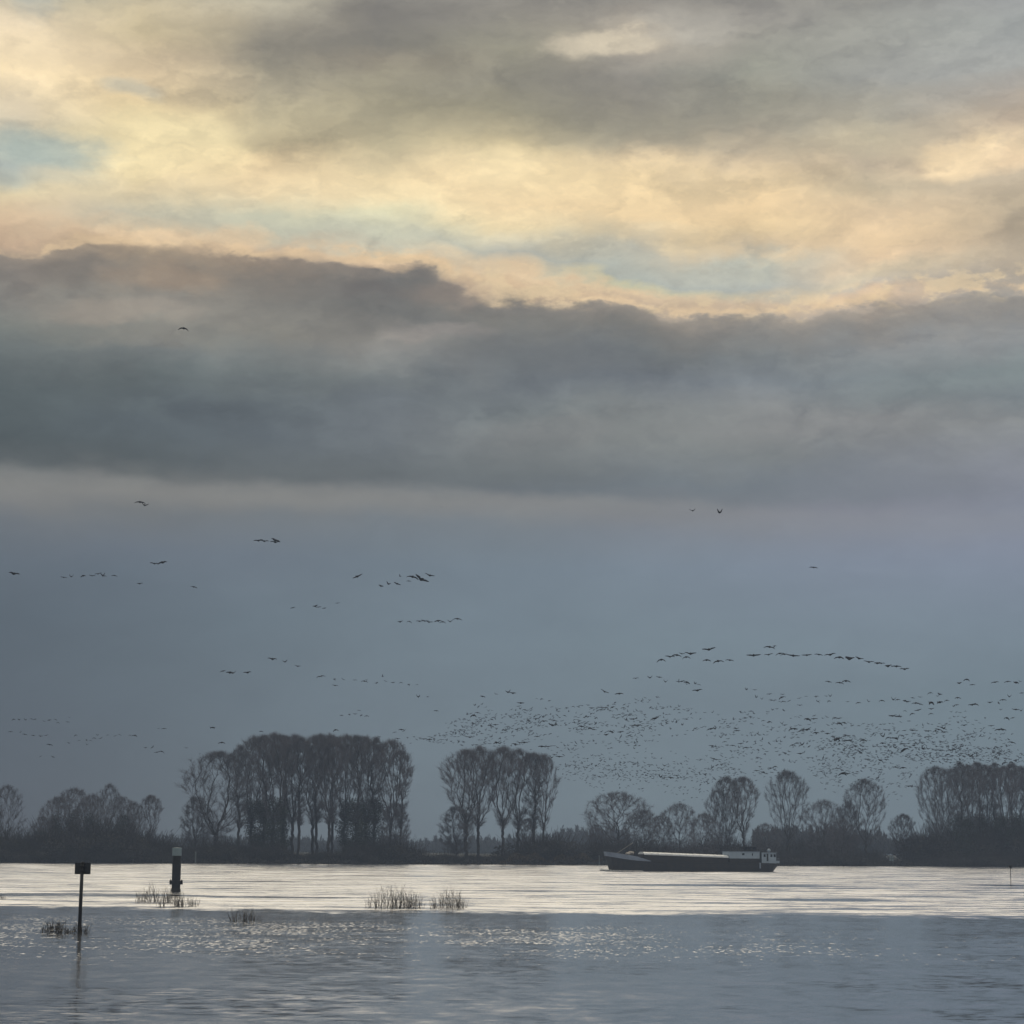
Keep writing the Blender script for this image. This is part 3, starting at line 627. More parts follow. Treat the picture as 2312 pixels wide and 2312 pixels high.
def bushes(rng, step, fy, where, group, dist=(4, 12), sx=(1, 1.4)):
    """a hedge-like row: the members cannot be told apart, so they share one label and group"""
    px = rng[0]; i = 0
    while px <= rng[1]:
        bush(px, fy(px) + rnd.uniform(-6, 8), i % 4, where, rnd.uniform(*dist), rnd.uniform(*sx), group); px += step * rnd.uniform(.7, 1.3); i += 1
ip = lambda xs_, ys_: (lambda x: float(np.interp(x, xs_, ys_)))
bushes((-30, 385), 19, ip([-30, 20, 60, 100, 160, 300, 360, 400], [1885, 1888, 1898, 1882, 1868, 1876, 1893, 1915]), 'dark bush in the thick undergrowth of the left wood', 'undergrowth of the left wood', (4, 16), (1.1, 1.5))
bushes((-30, 400), 17, ip([-30, 400], [1912, 1926]), 'low dark bush on the waterline below the left wood', 'waterline bushes below the left wood', (2, 6), (1.6, 2.2))
bushes((410, 640), 17, ip([410, 470, 560, 640], [1912, 1902, 1908, 1912]), 'dark bush under the left half of the big grove', 'undergrowth of the big grove, left half', (4, 12))
bushes((650, 930), 17, ip([650, 700, 760, 860, 900, 940], [1926, 1924, 1920, 1900, 1900, 1915]), 'dark bush under the right half of the big grove', 'undergrowth of the big grove, right half', (4, 12))
bushes((960, 1180), 24, ip([960, 1180], [1930, 1925]), 'low bush at the feet of the small grove', 'undergrowth of the small grove', (4, 12), (1.2, 1.6))
bush(1212, 1890, 0, 'dense rounded bush under the right end of the small grove', 10, 1.6); bush(1240, 1886, 1, 'dense bush right of the rounded one under the small grove', 10, 1.6)
bush(1266, 1900, 2, 'smaller bush sloping down at the right of the small grove', 10, 1.6)
bushes((1330, 1480), 16, ip([1330, 1380, 1480], [1912, 1904, 1902]), 'dark bush behind the bow of the barge', 'bushes behind the bow of the barge', (6, 20), (1.2, 1.6))
bushes((1485, 1730), 17, ip([1485, 1560, 1640, 1730], [1910, 1900, 1898, 1908]), 'dark bush behind the hold and wheelhouse of the barge', 'bushes behind the hold of the barge', (40, 130), (1.1, 1.5))
bushes((1740, 1990), 18, ip([1740, 1850, 1900, 1950, 1990], [1908, 1900, 1908, 1918, 1930]), 'dark bush between the stern of the barge and the pale sign', 'bushes between barge and sign', (70, 160), (1.2, 1.7))
bushes((2075, 2340), 19, ip([2075, 2100, 2140, 2340], [1910, 1884, 1872, 1874]), 'dark bush in the undergrowth of the right-hand wood', 'undergrowth of the right-hand wood', (10, 50), (1.0, 1.3))
bushes((1500, 2340), 34, ip([1500, 1960, 1990, 2080, 2110, 2340], [1928, 1930, 1941, 1943, 1932, 1932]), 'low bush on the waterline right of the barge bow', 'waterline bushes on the right', (2, 5), (1.8, 2.4))

# scrub strip along the waterline and far-off woods: one mass each
def strip(name, x0, x1, n, dist, hf, size, mt, label, seed):
    g = np.random.default_rng(seed); V_ = []
    px = g.uniform(x0, x1, n); out = np.zeros((n, 3))
    yb = np.interp(px, [q[0] for q in BANK], [q[1] for q in BANK])
    for i in range(n):
        b = bank_pt(px[i]); Y = b.y + g.uniform(*dist); X_ = at(px[i], 1900, Y).x
        h = hf(px[i]) * (.6 + .4 * sin(px[i] * .09) * sin(px[i] * .031 + 1)) + .2
        out[i] = (X_, Y, land_z(X_, Y) + h * g.random() ** .8)
    a = g.normal(size=(n, 3)); a[:, 2] += 1.0; a /= np.linalg.norm(a, axis=1)[:, None]
    b = np.cross(a, g.normal(size=(n, 3))); b /= np.linalg.norm(b, axis=1)[:, None]
    sz = size * g.uniform(.5, 1.4, (n, 1))
    P = np.stack([out - a * sz * .7, out + b * sz * .3, out + a * sz * .7, out - b * sz * .3], 1).reshape(-1, 3)
    return tag(link(name, fast_mesh(name, P, np.arange(n * 4).reshape(-1, 4), mt)), label, 'undergrowth' if 'wood' not in name else 'wood', kind='stuff')
strip('bank_scrub', -80, 2400, 30000, (.5, 7), lambda p: 1.7, .5, M_bush, 'dark tangled scrub along the far waterline', 3)
strip('dry_bank_scrub', 1130, 1380, 5000, (3, 9), lambda p: 3.6, .6, M_scrub2, 'brownish scrub between the small grove and the barge', 4)
def far_wood(name, x0, x1, Y, tops, n, size, label, seed):
    g = np.random.default_rng(seed); px = g.uniform(x0, x1, n); out = np.zeros((n, 3)); f = ip(*tops)
    for i in range(n):
        p = px[i]; yt = f(p) + 7 * sin(p * .11) * sin(p * .047 + 2) + 4 * sin(p * .37)
        yt += 9 * sin(p * .9 + 1.7 * sin(p * .33)) * g.random(); y_ = yt + (1925 - yt) * g.random() ** .75 - abs(g.normal()) * 2.0
        q = at(p, y_, Y + g.uniform(-40, 40)); out[i] = (q.x, q.y, max(q.z, .3))
    a = g.normal(size=(n, 3)); a /= np.linalg.norm(a, axis=1)[:, None]
    b = np.cross(a, g.normal(size=(n, 3))); b /= np.linalg.norm(b, axis=1)[:, None]
    sz = size * g.uniform(.5, 1.4, (n, 1))
    a[:, 2] = np.abs(a[:, 2]) + .6; P = np.stack([out - a * sz, out + b * sz * .3, out + a * sz, out - b * sz * .3], 1).reshape(-1, 3)
    tag(link(name, fast_mesh(name, P, np.arange(n * 4).reshape(-1, 4), M_wood)), label, 'wood', kind='stuff')
far_wood('distant_wood', 860, 1420, 1750, ([860, 950, 1000, 1200, 1260, 1310, 1360, 1420], [1895, 1905, 1900, 1896, 1884, 1874, 1878, 1880]), 22000, 1.6, 'pale hazy wood far off behind the groves', 5)
far_wood('hazy_wood', 1700, 2120, 1250, ([1700, 1840, 1870, 1990, 2030, 2080, 2120], [1878, 1874, 1874, 1888, 1902, 1896, 1890]), 26000, 1.3, 'grey hazy wood showing between the trees right of the barge', 6)
far_wood('far_low_wood', -300, 900, 1600, ([-300, 0, 380, 420, 650, 900], [1895, 1895, 1893, 1893, 1895, 1900]), 24000, 1.6, 'low pale wood in the distance behind the left trees', 7)

# ------------------------------------------------------------------ barge
BX0, BD0 = 1366, 512.0; BX1, BD1 = 1754, 524.0
p0 = at(BX0, 1962, BD0); p1 = at(BX1, 1964, BD1); LB = math.hypot(p1.x - p0.x, p1.y - p0.y)
barge = empty('cargo_barge', (p0.x, p0.y, 0), math.atan2(p1.y - p0.y, p1.x - p0.x))
tag(barge, 'long dark cargo barge with white deckhouse and pale hatch covers on the river', 'barge')
def bxp(px): return (px - BX0) / (BX1 - BX0) * LB          # photograph column -> metres from the stem
HB = 2.55
def hull_section(xm):
    u = xm / LB
    if u < .10: hb = HB * (1 - (1 - u / .10) ** 2.4) ** .5
    elif u > .93: hb = HB * (1 - .45 * ((u - .93) / .07) ** 2)
    else: hb = HB
    return max(hb, .12)
def deck_z(xm):
    u = xm / LB
    return 2.25 + 1.15 * max(0, 1 - u / .24) ** 1.7 - .35 * max(0, (u - .6) / .4) + .25 * max(0, (u - .9) / .1) ** 2 * 0
bm = bmesh.new(); st = [0, .02, .05, .08, .12, .18, .25, .35, .5, .65, .8, .88, .93, .965, 1.0]
rings = []
for u in st:
    xm = u * LB; hb = hull_section(xm); zt = deck_z(xm)
    rake = -.0 if u > .1 else 0
    ring = []
    for zf, wf in ((-.8, .80), (-.2, .94), (.5, .985), (1, 1.0)):
        z = zf if zf < 0 else zt * (zf if zf == 1 else .45)
        sh = (1 - (z + .8) / (zt + .8)) * (1.3 if u == 0 else .9 if u == .02 else .4 if u == .05 else 0)
        if u > .95: sh = -(1 - (z + .8) / (zt + .8)) * 2.2 * (u - .93) / .07
        ring.append((xm + sh, hb * wf, z))
    rings.append([bm.verts.new((x_, -y_, z_)) for x_, y_, z_ in ring] + [bm.verts.new((x_, y_, z_)) for x_, y_, z_ in reversed(ring)])
for A, B in zip(rings, rings[1:]):
    for k in range(7): bm.faces.new((A[k], A[k + 1], B[k + 1], B[k]))
bm.faces.new(rings[0]); bm.faces.new(rings[-1])
hull = bm_obj('hull', bm, M_hull, barge)
# rubbing strake
bm = bmesh.new()
for s_ in (-1, 1):
    tube(bm, [(u * LB, s_ * (hull_section(u * LB) + .03), deck_z(u * LB) - .28) for u in st[2:-1]], .07, 6)
bm_obj('rubbing_strake', bm, M_dkdeck, hull)
# bulwark round the bow, tapering into the side deck
bm = bmesh.new(); inner = []; outer = []
us = [0.24, .2, .16, .12, .08, .05, .02, .004]
pts = [(u, 1) for u in us] + [(u, -1) for u in reversed(us)]
prev = None
for u, s_ in pts:
    xm = u * LB; hb = hull_section(xm); zt = deck_z(xm); h = 1.02 * min(1, (.245 - u) / .10) ** .8
    fl = 1.03
    q = [bm.verts.new((xm - (.25 if u < .03 else 0), s_ * hb * fl, zt + h)), bm.verts.new((xm, s_ * (hb + .02), zt - .02)), bm.verts.new((xm + .06, s_ * max(hb - .1, .04), zt - .02)), bm.verts.new((xm - (.25 if u < .03 else 0) + .08, s_ * max(hb * fl - .1, .05), zt + h))]
    if prev:
        for k in range(4): bm.faces.new((prev[k], prev[(k + 1) % 4], q[(k + 1) % 4], q[k]))
    else: bm.faces.new(q)
    prev = q
bm.faces.new(prev)
bm_obj('bulwark', bm, M_rail, barge)
bm = bmesh.new(); zf = deck_z(.1 * LB)
for a_, b_ in ((.02, .24),):
    rr = [(u * LB, hull_section(u * LB) - .12, deck_z(u * LB) + .06) for u in (.03, .06, .1, .15, .2, .24)]
    L_ = [bm.verts.new((x_, -y_, z_)) for x_, y_, z_ in rr]; R_ = [bm.verts.new((x_, y_, z_)) for x_, y_, z_ in rr]
    for i in range(len(rr) - 1): bm.faces.new((L_[i], L_[i + 1], R_[i + 1], R_[i]))
bm_obj('foredeck', bm, M_dkdeck, barge)
# windlass, tarpaulin bundle and derrick on the foredeck
xw = bxp(1420); zd = deck_z(xw)
bm = bmesh.new(); box(bm, (xw, 0, zd + .6), (2.2, 1.8, 1.1), .08)
tube(bm, [(xw - 1.0, -1.3, zd + .9), (xw - 1.0, 1.3, zd + .9)], .42, 12); tube(bm, [(xw + .9, -1.1, zd + .2), (xw + .9, -1.1, zd + 1.9)], .12, 8)
bm_obj('windlass', bm, M_dkdeck, barge)
bm = bmesh.new(); bmesh.ops.create_icosphere(bm, subdivisions=3, radius=1.0)
for v_ in bm.verts:
    n_ = 1 + .18 * sin(v_.co.x * 5 + v_.co.z * 4) + .1 * sin(v_.co.y * 9); v_.co = Vector((v_.co.x * .95 * n_ + v_.co.z * .35, v_.co.y * .8 * n_, v_.co.z * .42 * n_))
bmesh.ops.translate(bm, vec=(xw + .15, -.2, zd + 1.55), verts=bm.verts)
bm_obj('tarpaulin_bundle', bm, M_tan, barge, True)
bm = bmesh.new()
tube(bm, [(xw + 1.9, 0, zd + .1), (xw + 1.75, 0, zd + 4.0)], [.11, .07], 8)
bm_obj('mast', bm, M_dkdeck, barge)
bm = bmesh.new()
z1 = zd + 3.9; za = zd + 1.05; xa = bxp(1386); xb = bxp(1428)
for o_ in (-.16, .16): tube(bm, [(xa, o_, za), (xb, o_, z1)], .085, 6)
for k in range(9):
    t_ = k / 8; t2 = (k + .5) / 8
    tube(bm, [(xa + (xb - xa) * t_, -.16, za + (z1 - za) * t_), (xa + (xb - xa) * min(t2, 1), .16, za + (z1 - za) * min(t2, 1))], .03, 5)
bm_obj('derrick_boom', bm, M_boom, barge)
# hold coaming and hatch covers
xc0, xc1 = bxp(1446), bxp(1636); bm = bmesh.new()
def coam_z(xm): u = (xm - xc0) / (xc1 - xc0); return 3.85 - .62 * u
v8 = []
for xm in (xc0, (xc0 + xc1) / 2, xc1):
    zb_ = deck_z(xm) - .02; zt_ = coam_z(xm)
    v8.append([bm.verts.new((xm, -1.95, zb_)), bm.verts.new((xm, -1.95, zt_)), bm.verts.new((xm, 1.95, zt_)), bm.verts.new((xm, 1.95, zb_))])
for A, B in zip(v8, v8[1:]):
    for k in range(4): bm.faces.new((A[k], A[(k + 1) % 4], B[(k + 1) % 4], B[k]))
bm.faces.new(v8[0]); bm.faces.new(v8[-1])
bm_obj('hold_coaming', bm, M_hull, barge)
NC = 12
for k in range(NC):
    a_ = xc0 + (xc1 - xc0) * k / NC + .03; b_ = xc0 + (xc1 - xc0) * (k + 1) / NC - .03
    bm = bmesh.new(); rows = []
    for xm in (a_, b_):
        z = coam_z(xm) + .01 + .006 * (k % 2); rows.append([bm.verts.new((xm, y_, z + dz_)) for y_, dz_ in ((-2.1, -.12), (-2.1, .20), (-.9, .52), (.9, .52), (2.1, .20), (2.1, -.12))])
    for i in range(6): bm.faces.new((rows[0][i], rows[0][(i + 1) % 6], rows[1][(i + 1) % 6], rows[1][i]))
    bm.faces.new(rows[0]); bm.faces.new(rows[1]); bm_obj('hatch_cover', bm, M_hatch, barge)
# forward white deckhouse
x0, x1 = bxp(1637.5), bxp(1706.5); zb = deck_z(x0) - .25; zt = 4.55
bm = bmesh.new(); box(bm, ((x0 + x1) / 2, 0, (zb + 3.0) / 2), (x1 - x0, 4.34, 3.0 - zb), .03); bm_obj('deckhouse_base', bm, M_hull, barge)
bm = bmesh.new(); box(bm, ((x0 + x1) / 2, 0, (3.005 + zt) / 2), (x1 - x0, 4.3, zt - 3.005), .05); dh = bm_obj('deckhouse', bm, M_white, barge)
bm = bmesh.new(); box(bm, ((x0 + x1) / 2, 0, zt + .05), (x1 - x0 + .25, 4.55, .09)); bm_obj('roof', bm, M_rail, dh)
def window(px, z, w_, h_, par, ysd=-2.15, mt=M_glass, name='window'):
    bm = bmesh.new(); box(bm, (bxp(px), ysd - .012, z), (w_, .05, h_), .01); return bm_obj(name, bm, mt, par)
window(1669, 4.0, .55, .42, dh); window(1690, 3.95, .22, .5, dh)
# low wheelhouse on top
xa, xb = bxp(1672), bxp(1703)
bm = bmesh.new(); box(bm, ((xa + xb) / 2, 0, zt + .6), (xb - xa, 2.6, 1.0), .06); wh = bm_obj('wheelhouse', bm, M_dkdeck, barge)
for px in (1678, 1687, 1697):
    window(px, zt + .76, .62, .42, wh, -1.3)
bm = bmesh.new(); box(bm, ((xa + xb) / 2, 0, zt + 1.15), (xb - xa + .5, 3.0, .09)); bm_obj('wheelhouse_roof', bm, M_dkdeck, wh)
bm = bmesh.new(); tube(bm, [(xa + 1.6, 0, zt + 1.2), (xa + 1.6, 0, zt + 1.8)], .05, 6); box(bm, (xa + 1.6, 0, zt + 1.8), (1.5, .14, .14)); bm_obj('radar', bm, M_rail, wh)
# companionway between the houses
bm = bmesh.new(); xm = bxp(1709.5); box(bm, (xm, 0, 3.25), (.62, 2.6, 2.3), .03); bm_obj('companionway', bm, M_dkdeck, barge)
bm = bmesh.new(); tube(bm, [(bxp(1704), -2.35, 2.1), (bxp(1707), -2.35, .75)], .07, 6); box(bm, (bxp(1705.5), -2.62, 1.4), (.34, .1, 1.3)); bm_obj('boarding_ladder', bm, M_rail, barge)
# after house
x0, x1 = bxp(1711.5), bxp(1744.5); zb2 = deck_z(x1) - .06; zt2 = 4.3
bm = bmesh.new(); box(bm, ((x0 + x1) / 2, 0, (zb2 + zt2) / 2), (x1 - x0, 4.2, zt2 - zb2), .05); ah = bm_obj('after_house', bm, M_white, barge)
bm = bmesh.new(); box(bm, ((x0 + x1) / 2, 0, zt2 + .05), (x1 - x0 + .3, 4.5, .09)); bm_obj('roof', bm, M_white, ah)
for px in (1718, 1733.5, 1741): window(px, 3.7, .5, .62, ah, -2.1)
window(1724.5, 3.3, .42, 1.7, ah, -2.1, M_dkdeck, 'door')
bm = bmesh.new(); xm = bxp(1736); tube(bm, [(xm, 0, zt2 + .08), (xm, 0, zt2 + .35)], .14, 8)
bmesh.ops.create_uvsphere(bm, u_segments=14, v_segments=9, radius=.4, matrix=Matrix.Translation((xm, 0, zt2 + .6)))
bm_obj('antenna_dome', bm, M_white, barge, True)
# stern bulwark and rail
bm = bmesh.new(); xs0 = bxp(1745.5); xs1 = bxp(1754.5)
for s_ in (-1, 1): box(bm, ((xs0 + xs1) / 2, s_ * 1.45, deck_z(LB) + .34), (xs1 - xs0, .1, .55))
box(bm, (xs1, 0, deck_z(LB) + .34), (.1, 2.8, .55)); bm_obj('stern_bulwark', bm, M_white, barge)
bm = bmesh.new(); xr = bxp(1750)
for k in range(4): tube(bm, [(xs0 + .3 * k, -1.45, deck_z(LB) + .6), (xs0 + .3 * k, -1.45, deck_z(LB) + 1.15)], .025, 5)
tube(bm, [(xs0, -1.45, deck_z(LB) + 1.15), (xs1, -1.45, deck_z(LB) + 1.15)], .03, 5); bm_obj('stern_rail', bm, M_rail, barge)
# bow wave
g = np.random.default_rng(12); n = 260; tt = g.random(n) ** 1.4
px_ = -1.2 + tt * 9.0; py_ = -(np.where(px_ < 4, 2.55 * np.sqrt(np.clip((px_ + .4) / 4.4, 0.01, 1)), 2.6) + .12 + g.random(n) * .5 * (1 + tt)); hz = .5 * np.exp(-tt * 3) * g.random(n) + .03
V = []; Fc = []
for i in range(n):
    r = .10 + .16 * g.random(); c_ = np.array((px_[i], py_[i], hz[i] * .7)); k = len(V)
    V += [tuple(c_ + np.array(q) * np.array((r * 1.8, r, r * .6))) for q in ((1, 0, 0), (0, 1, 0), (-1, 0, 0), (0, -1, 0), (0, 0, 1), (0, 0, -1))]
    Fc += [(k, k + 1, k + 4), (k + 1, k + 2, k + 4), (k + 2, k + 3, k + 4), (k + 3, k, k + 4), (k + 1, k, k + 5), (k + 2, k + 1, k + 5), (k + 3, k + 2, k + 5), (k, k + 3, k + 5)]
fo = link('bow_wave_foam', mesh_of('bow_wave_foam', V, Fc, M_foam)); fo.matrix_world = Matrix.Translation(barge.location) @ Matrix.Rotation(barge.rotation_euler.z, 4, 'Z')
tag(fo, 'pale foam of the bow wave along the barge side', 'foam', kind='stuff')

# ------------------------------------------------------------------ sign, pile, beacon, bank markers
b = ground(179, 2105); sc = b.y / F
sg = tag(empty('river_sign', (b.x, b.y, 0), 0), 'square dark sign seen from behind on a tall post standing in the near water', 'sign')
def lz(px, py, Y): return at(px, py, Y).z
H = lz(182, 1948, b.y)
bm = bmesh.new(); tube(bm, [(0, 0, -1.2), (.02, 0, H * .5), (.04, 0, H + .02)], [.115, .105, .095], 12); bm_obj('post', bm, M_pile, sg, True)
zb = lz(182, 1974, b.y)
bm = bmesh.new(); box(bm, (.05, .135, (H + zb) / 2), (35 * sc, .03, H - zb - .02), .008); bd = bm_obj('board', bm, M_board, sg)
bm = bmesh.new(); w2 = 35 * sc / 2
for z_ in (H - .03, zb + .02): box(bm, (.05, .115, z_), (35 * sc, .03, .045))
for x_ in (-w2 + .02, w2 - .02): box(bm, (.05 + x_, .105, (H + zb) / 2), (.04, .04, H - zb - .05))
bm_obj('board_frame', bm, M_pile, bd)
for z_ in (H - .2, zb + .2):
    bm = bmesh.new(); box(bm, (.04, -.01, z_), (.34, .27, .06), .01); bm_obj('bracket', bm, M_pile, sg)
bm = bmesh.new(); tube(bm, [(.04, 0, H), (.04, 0, H + .05)], [.12, .09], 12); bm_obj('post_cap', bm, M_pile, sg)

b = ground(397, 2013); sc = b.y / F; r = 19.5 * sc / 2
pl = tag(empty('mooring_pile', (b.x, b.y, 0)), 'thick dark steel mooring pile with a pale grey top standing in the river', 'pile')
H = lz(397, 1914, b.y); zc = lz(397, 1932, b.y); zk0 = lz(397, 1997, b.y); zk1 = lz(397, 1987.5, b.y)
bm = bmesh.new(); lathe(bm, [(r, -1.5), (r, zc - .01)], 24); body = bm_obj('pile_shaft', bm, M_pile, pl, False)
bm = bmesh.new(); lathe(bm, [(r * 1.06, zc), (r * 1.06, H - .06), (r * .98, H), (.05, H + .03)], 24); bm_obj('pile_cap', bm, M_cap, pl)
bm = bmesh.new(); lathe(bm, [(r * 1.0, zk0 + .02), (r * 1.18, zk0 + .06), (r * 1.18, zk1 - .06), (r * 1.0, zk1 - .02)], 24); col_ = bm_obj('collar', bm, M_pile, pl)
for s_ in (-1, 1):
    bm = bmesh.new(); box(bm, (s_ * r * 1.28, 0, (zk0 + zk1) / 2), (r * .42, r * .6, zk1 - zk0), .03); box(bm, (s_ * r * 1.26, 0, zk1 + .02), (r * .2, r * .3, .14)); bm_obj('mooring_bollard', bm, M_pile, pl)
bm = bmesh.new(); lathe(bm, [(r * 1.06, .0), (r * 1.12, .12), (r * 1.06, .3), (r * 1.0, .34)], 20); bm_obj('fouling_ring', bm, M_dkdeck, pl)

b = ground(2282.5, 2000); sc = b.y / F
bc = tag(empty('river_beacon', (b.x, b.y, 0)), 'thin pole with a small black funnel-shaped top near the right edge', 'beacon')
H = lz(2282.5, 1954, b.y); zc = lz(2282.5, 1962, b.y)
bm = bmesh.new(); tube(bm, [(0, 0, -1.2), (0, 0, zc + .1)], .048, 10); bm_obj('pole', bm, M_pile, bc)
bm = bmesh.new(); lathe(bm, [(.06, zc), (4.4 * sc, H - .06), (4.4 * sc, H), (.02, H + .02)], 16); bm_obj('topmark', bm, M_dkdeck, bc)
bm = bmesh.new(); tube(bm, [(0, 0, zc - .3), (0, 0, zc - .2)], .075, 10); bm_obj('clamp', bm, M_dkdeck, bc)

def marker(px, ytop, ybot, wpx, label):
    b = bank_pt(px); Y = b.y + .2; sc = Y / F; p = at(px, ybot, Y); t_ = at(px, ytop, Y).z
    z0 = land_z(p.x, Y); zt_ = max(t_, z0 + .4)
    o = tag(empty('bank_marker', (p.x, Y, z0)), label, 'marker post', 'marker posts on the far bank')
    bm = bmesh.new(); tube(bm, [(0, 0, -.4), (0, 0, zt_ - z0)], wpx * sc / 2, 8); bm_obj('post', bm, M_marker, o)
    bm = bmesh.new(); tube(bm, [(0, 0, zt_ - z0), (0, 0, zt_ - z0 + .12)], [wpx * sc / 2 * 1.2, wpx * sc / 5], 8); bm_obj('post_top', bm, M_marker, o)
marker(300, 1928, 1941, 2.2, 'faint pale marker post on the far bank left of the mooring pile')
marker(441.5, 1924, 1938, 3.0, 'slim pale marker post on the far bank just right of the mooring pile')
marker(1353, 1932, 1943, 2.2, 'dull marker post on the bank just ahead of the barge bow')
b = bank_pt(2013); Y = b.y + 1.5; p = at(2013, 1945, Y); sc = Y / F; z0 = land_z(p.x, Y)
Y = b.y + .2; p = at(2013, 1945, Y); z0 = -.1
bs = tag(empty('bank_sign', (p.x, Y, z0)), 'small pale square sign on the far bank below the small leaning tree', 'sign')
zt_ = at(2013, 1933, Y).z; zb_ = at(2013, 1944, Y).z
bm = bmesh.new(); box(bm, (0, 0, (zt_ + zb_) / 2 - z0), (9.5 * sc, .06, zt_ - zb_), .02); sb_ = bm_obj('board', bm, M_cap, bs)
for s_ in (-1, 1):
    bm = bmesh.new(); tube(bm, [(s_ * 3 * sc, .07, -.4), (s_ * 3 * sc, .07, zt_ - z0 - .1)], .07, 8); bm_obj('post', bm, M_marker, bs)
bm = bmesh.new(); box(bm, (0, -.04, (zt_ + zb_) / 2 - z0), (.25, .03, zt_ - zb_)); box(bm, (0, -.05, (zt_ + zb_) / 2 - z0), (9.5 * sc, .02, .22)); bm_obj('board_cross', bm, M_marker, sb_)

# ------------------------------------------------------------------ reeds and drowned shrubs
def clump(x0, x1, ytop, ybase, n, label, seed, shrub=False, dep=2.0):
    g = random.Random(seed); c_ = ground((x0 + x1) / 2, ybase); sc = c_.y / F
    H = (ybase - ytop) * sc * 1.28; wd = (x1 - x0) * sc / 2
    o = tag(empty('drowned_shrub' if shrub else 'reed_clump', (c_.x, c_.y, 0)), label, 'shrub' if shrub else 'reeds', 'reeds and shrubs standing out of the flood')
    cores = [(g.uniform(-wd, wd) * .9, g.uniform(-dep, dep)) for _ in range(max(4, n // 9))]; n = int(n * .85)
    A = Tubes(); Bt = Tubes()
    for k in range(n):
        cx, cy = g.choice(cores); x_ = cx + g.gauss(0, wd * .13); y_ = cy + g.gauss(0, dep * .3)
        x_ = max(-wd, min(wd, x_)); e = 1 - (abs(x_) / wd) ** 2 * .55
        h = H * e * g.uniform(.35, 1.0) ** 1.1
        d = np.array((g.gauss(0, .30 if shrub else .14), g.gauss(0, .25 if shrub else .12), 1.0)); p = [np.array((x_, y_, -.15))]
        for q in range(3):
            d = d + np.array((g.gauss(0, .14), g.gauss(0, .1), 0)); p.append(p[-1] + d / np.linalg.norm(d) * (h + .15) / 3)
        r = sc * g.uniform(.26, .45)
        A.add(p, [r, r * .9, r * .65, r * .25], 3)
        for s_ in range(3 if shrub else 1):
            q0 = p[g.choice((1, 2))]; dd = d + np.array((g.gauss(0, .6), g.gauss(0, .5), 0)); dd /= np.linalg.norm(dd)
            Bt.add([q0, q0 + dd * h * .18, q0 + dd * h * .33 + np.array((0, 0, -.02))], [r * .6, r * .5, r * .2], 3)
    tag(link('stems', A.mesh('stems', M_reed), o), kind='stuff'); tag(link('side_shoots', Bt.mesh('side_shoots', M_reed), o), kind='stuff')
clump(312, 400, 1996, 2036, 150, 'tall thin reed clump in the water right in front of the mooring pile', 1)
clump(365, 445, 2018, 2046, 130, 'low wide reed clump trailing right below the mooring pile', 2)
clump(512, 588, 2050, 2080, 100, 'small faint reed clump alone in the smooth water left of centre', 3)
clump(826, 960, 2002, 2050, 240, 'widest reed clump on the edge of the bright water at the centre', 4)
clump(974, 1052, 2008, 2050, 170, 'compact reed clump just right of the widest one', 5)
clump(90, 146, 2076, 2106, 130, 'small dark drowned shrub left of the sign post', 6, True, 1.0)
clump(152, 204, 2082, 2106, 110, 'drowned shrub round the foot of the sign post', 7, True, .8)
clump(-25, 22, 2020, 2030, 60, 'low reed clump cut by the left edge of the picture', 8)

# ------------------------------------------------------------------ geese
def goose_arrays(inner, outer, sweep=.0, neck=.05):
    """one continuous low-poly goose flying along +X; inner/outer wing angles in radians (up positive)"""
    rings = [(-.46, .015, .02), (-.34, .05, .015), (-.16, .105, 0), (-.0, .13, -.01), (.16, .115, 0), (.28, .065, .03), (.42, .035, .05 + neck), (.50, .045, .07 + neck), (.58, .012, .055 + neck)]
    V = []; Fc = []; ns = 6
    for x_, r, z_ in rings:
        for k in range(ns):
            a = pi / 6 + k * pi / 3; V.append((x_, r * 1.75 * cos(a), z_ + r * 1.75 * sin(a) * .9))
    def id_(i, k): return i * ns + k % ns
    hole = {(3, 5), (3, 2)}   # side quads where the wings grow
    for i in range(len(rings) - 1):
        for k in range(ns):
            if (i, k) in hole: continue
            Fc.append((id_(i, k), id_(i, k + 1), id_(i + 1, k + 1), id_(i + 1, k)))
    Fc.append(tuple(id_(0, k) for k in reversed(range(ns)))); Fc.append(tuple(id_(len(rings) - 1, k) for k in range(ns)))
    for sgn, k in ((1, 5), (-1, 2)):
        prev = [id_(3, k), id_(3, k + 1), id_(4, k + 1), id_(4, k)]
        y, z = sgn * .16, .0
        for L_, ang, ch, sw, th in ((.22, inner, .30, .02, .080), (.25, inner * .6 + outer * .4, .26, .03, .068), (.22, outer, .19, -.03, .050), (.20, outer * 1.15, .07, -.13, .024)):
            y += sgn * L_ * cos(ang); z += L_ * sin(ang); x_ = .08 + sw - sweep
            q = len(V)
            quad = [(x_ - ch, y, z - th), (x_ - ch, y, z + th), (x_, y, z + th), (x_, y, z - th)]
            if sgn < 0: quad = [quad[1], quad[0], quad[3], quad[2]]
            V += quad; n_ = [q, q + 1, q + 2, q + 3]
            for e in range(4): Fc.append((prev[e], prev[(e + 1) % 4], n_[(e + 1) % 4], n_[e]))
            prev = n_
        Fc.append(tuple(prev))
    return np.array(V), Fc
POSES = [(.55, .75), (.35, -.15), (.12, -.35), (-.2, -.75), (.8, 1.0), (.05, .08), (.3, .1), (-.05, -.5)]
GEO = [goose_arrays(*p) for p in POSES]
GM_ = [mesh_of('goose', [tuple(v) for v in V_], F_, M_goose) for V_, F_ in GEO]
allb = []   # (px, py, span px, tilt, label, group)
def B(px, py, sp, label=None, group=None, tilt=0, pose=None, yaw=None):
    allb.append([px, py, sp, tilt, label, group, pose, yaw])
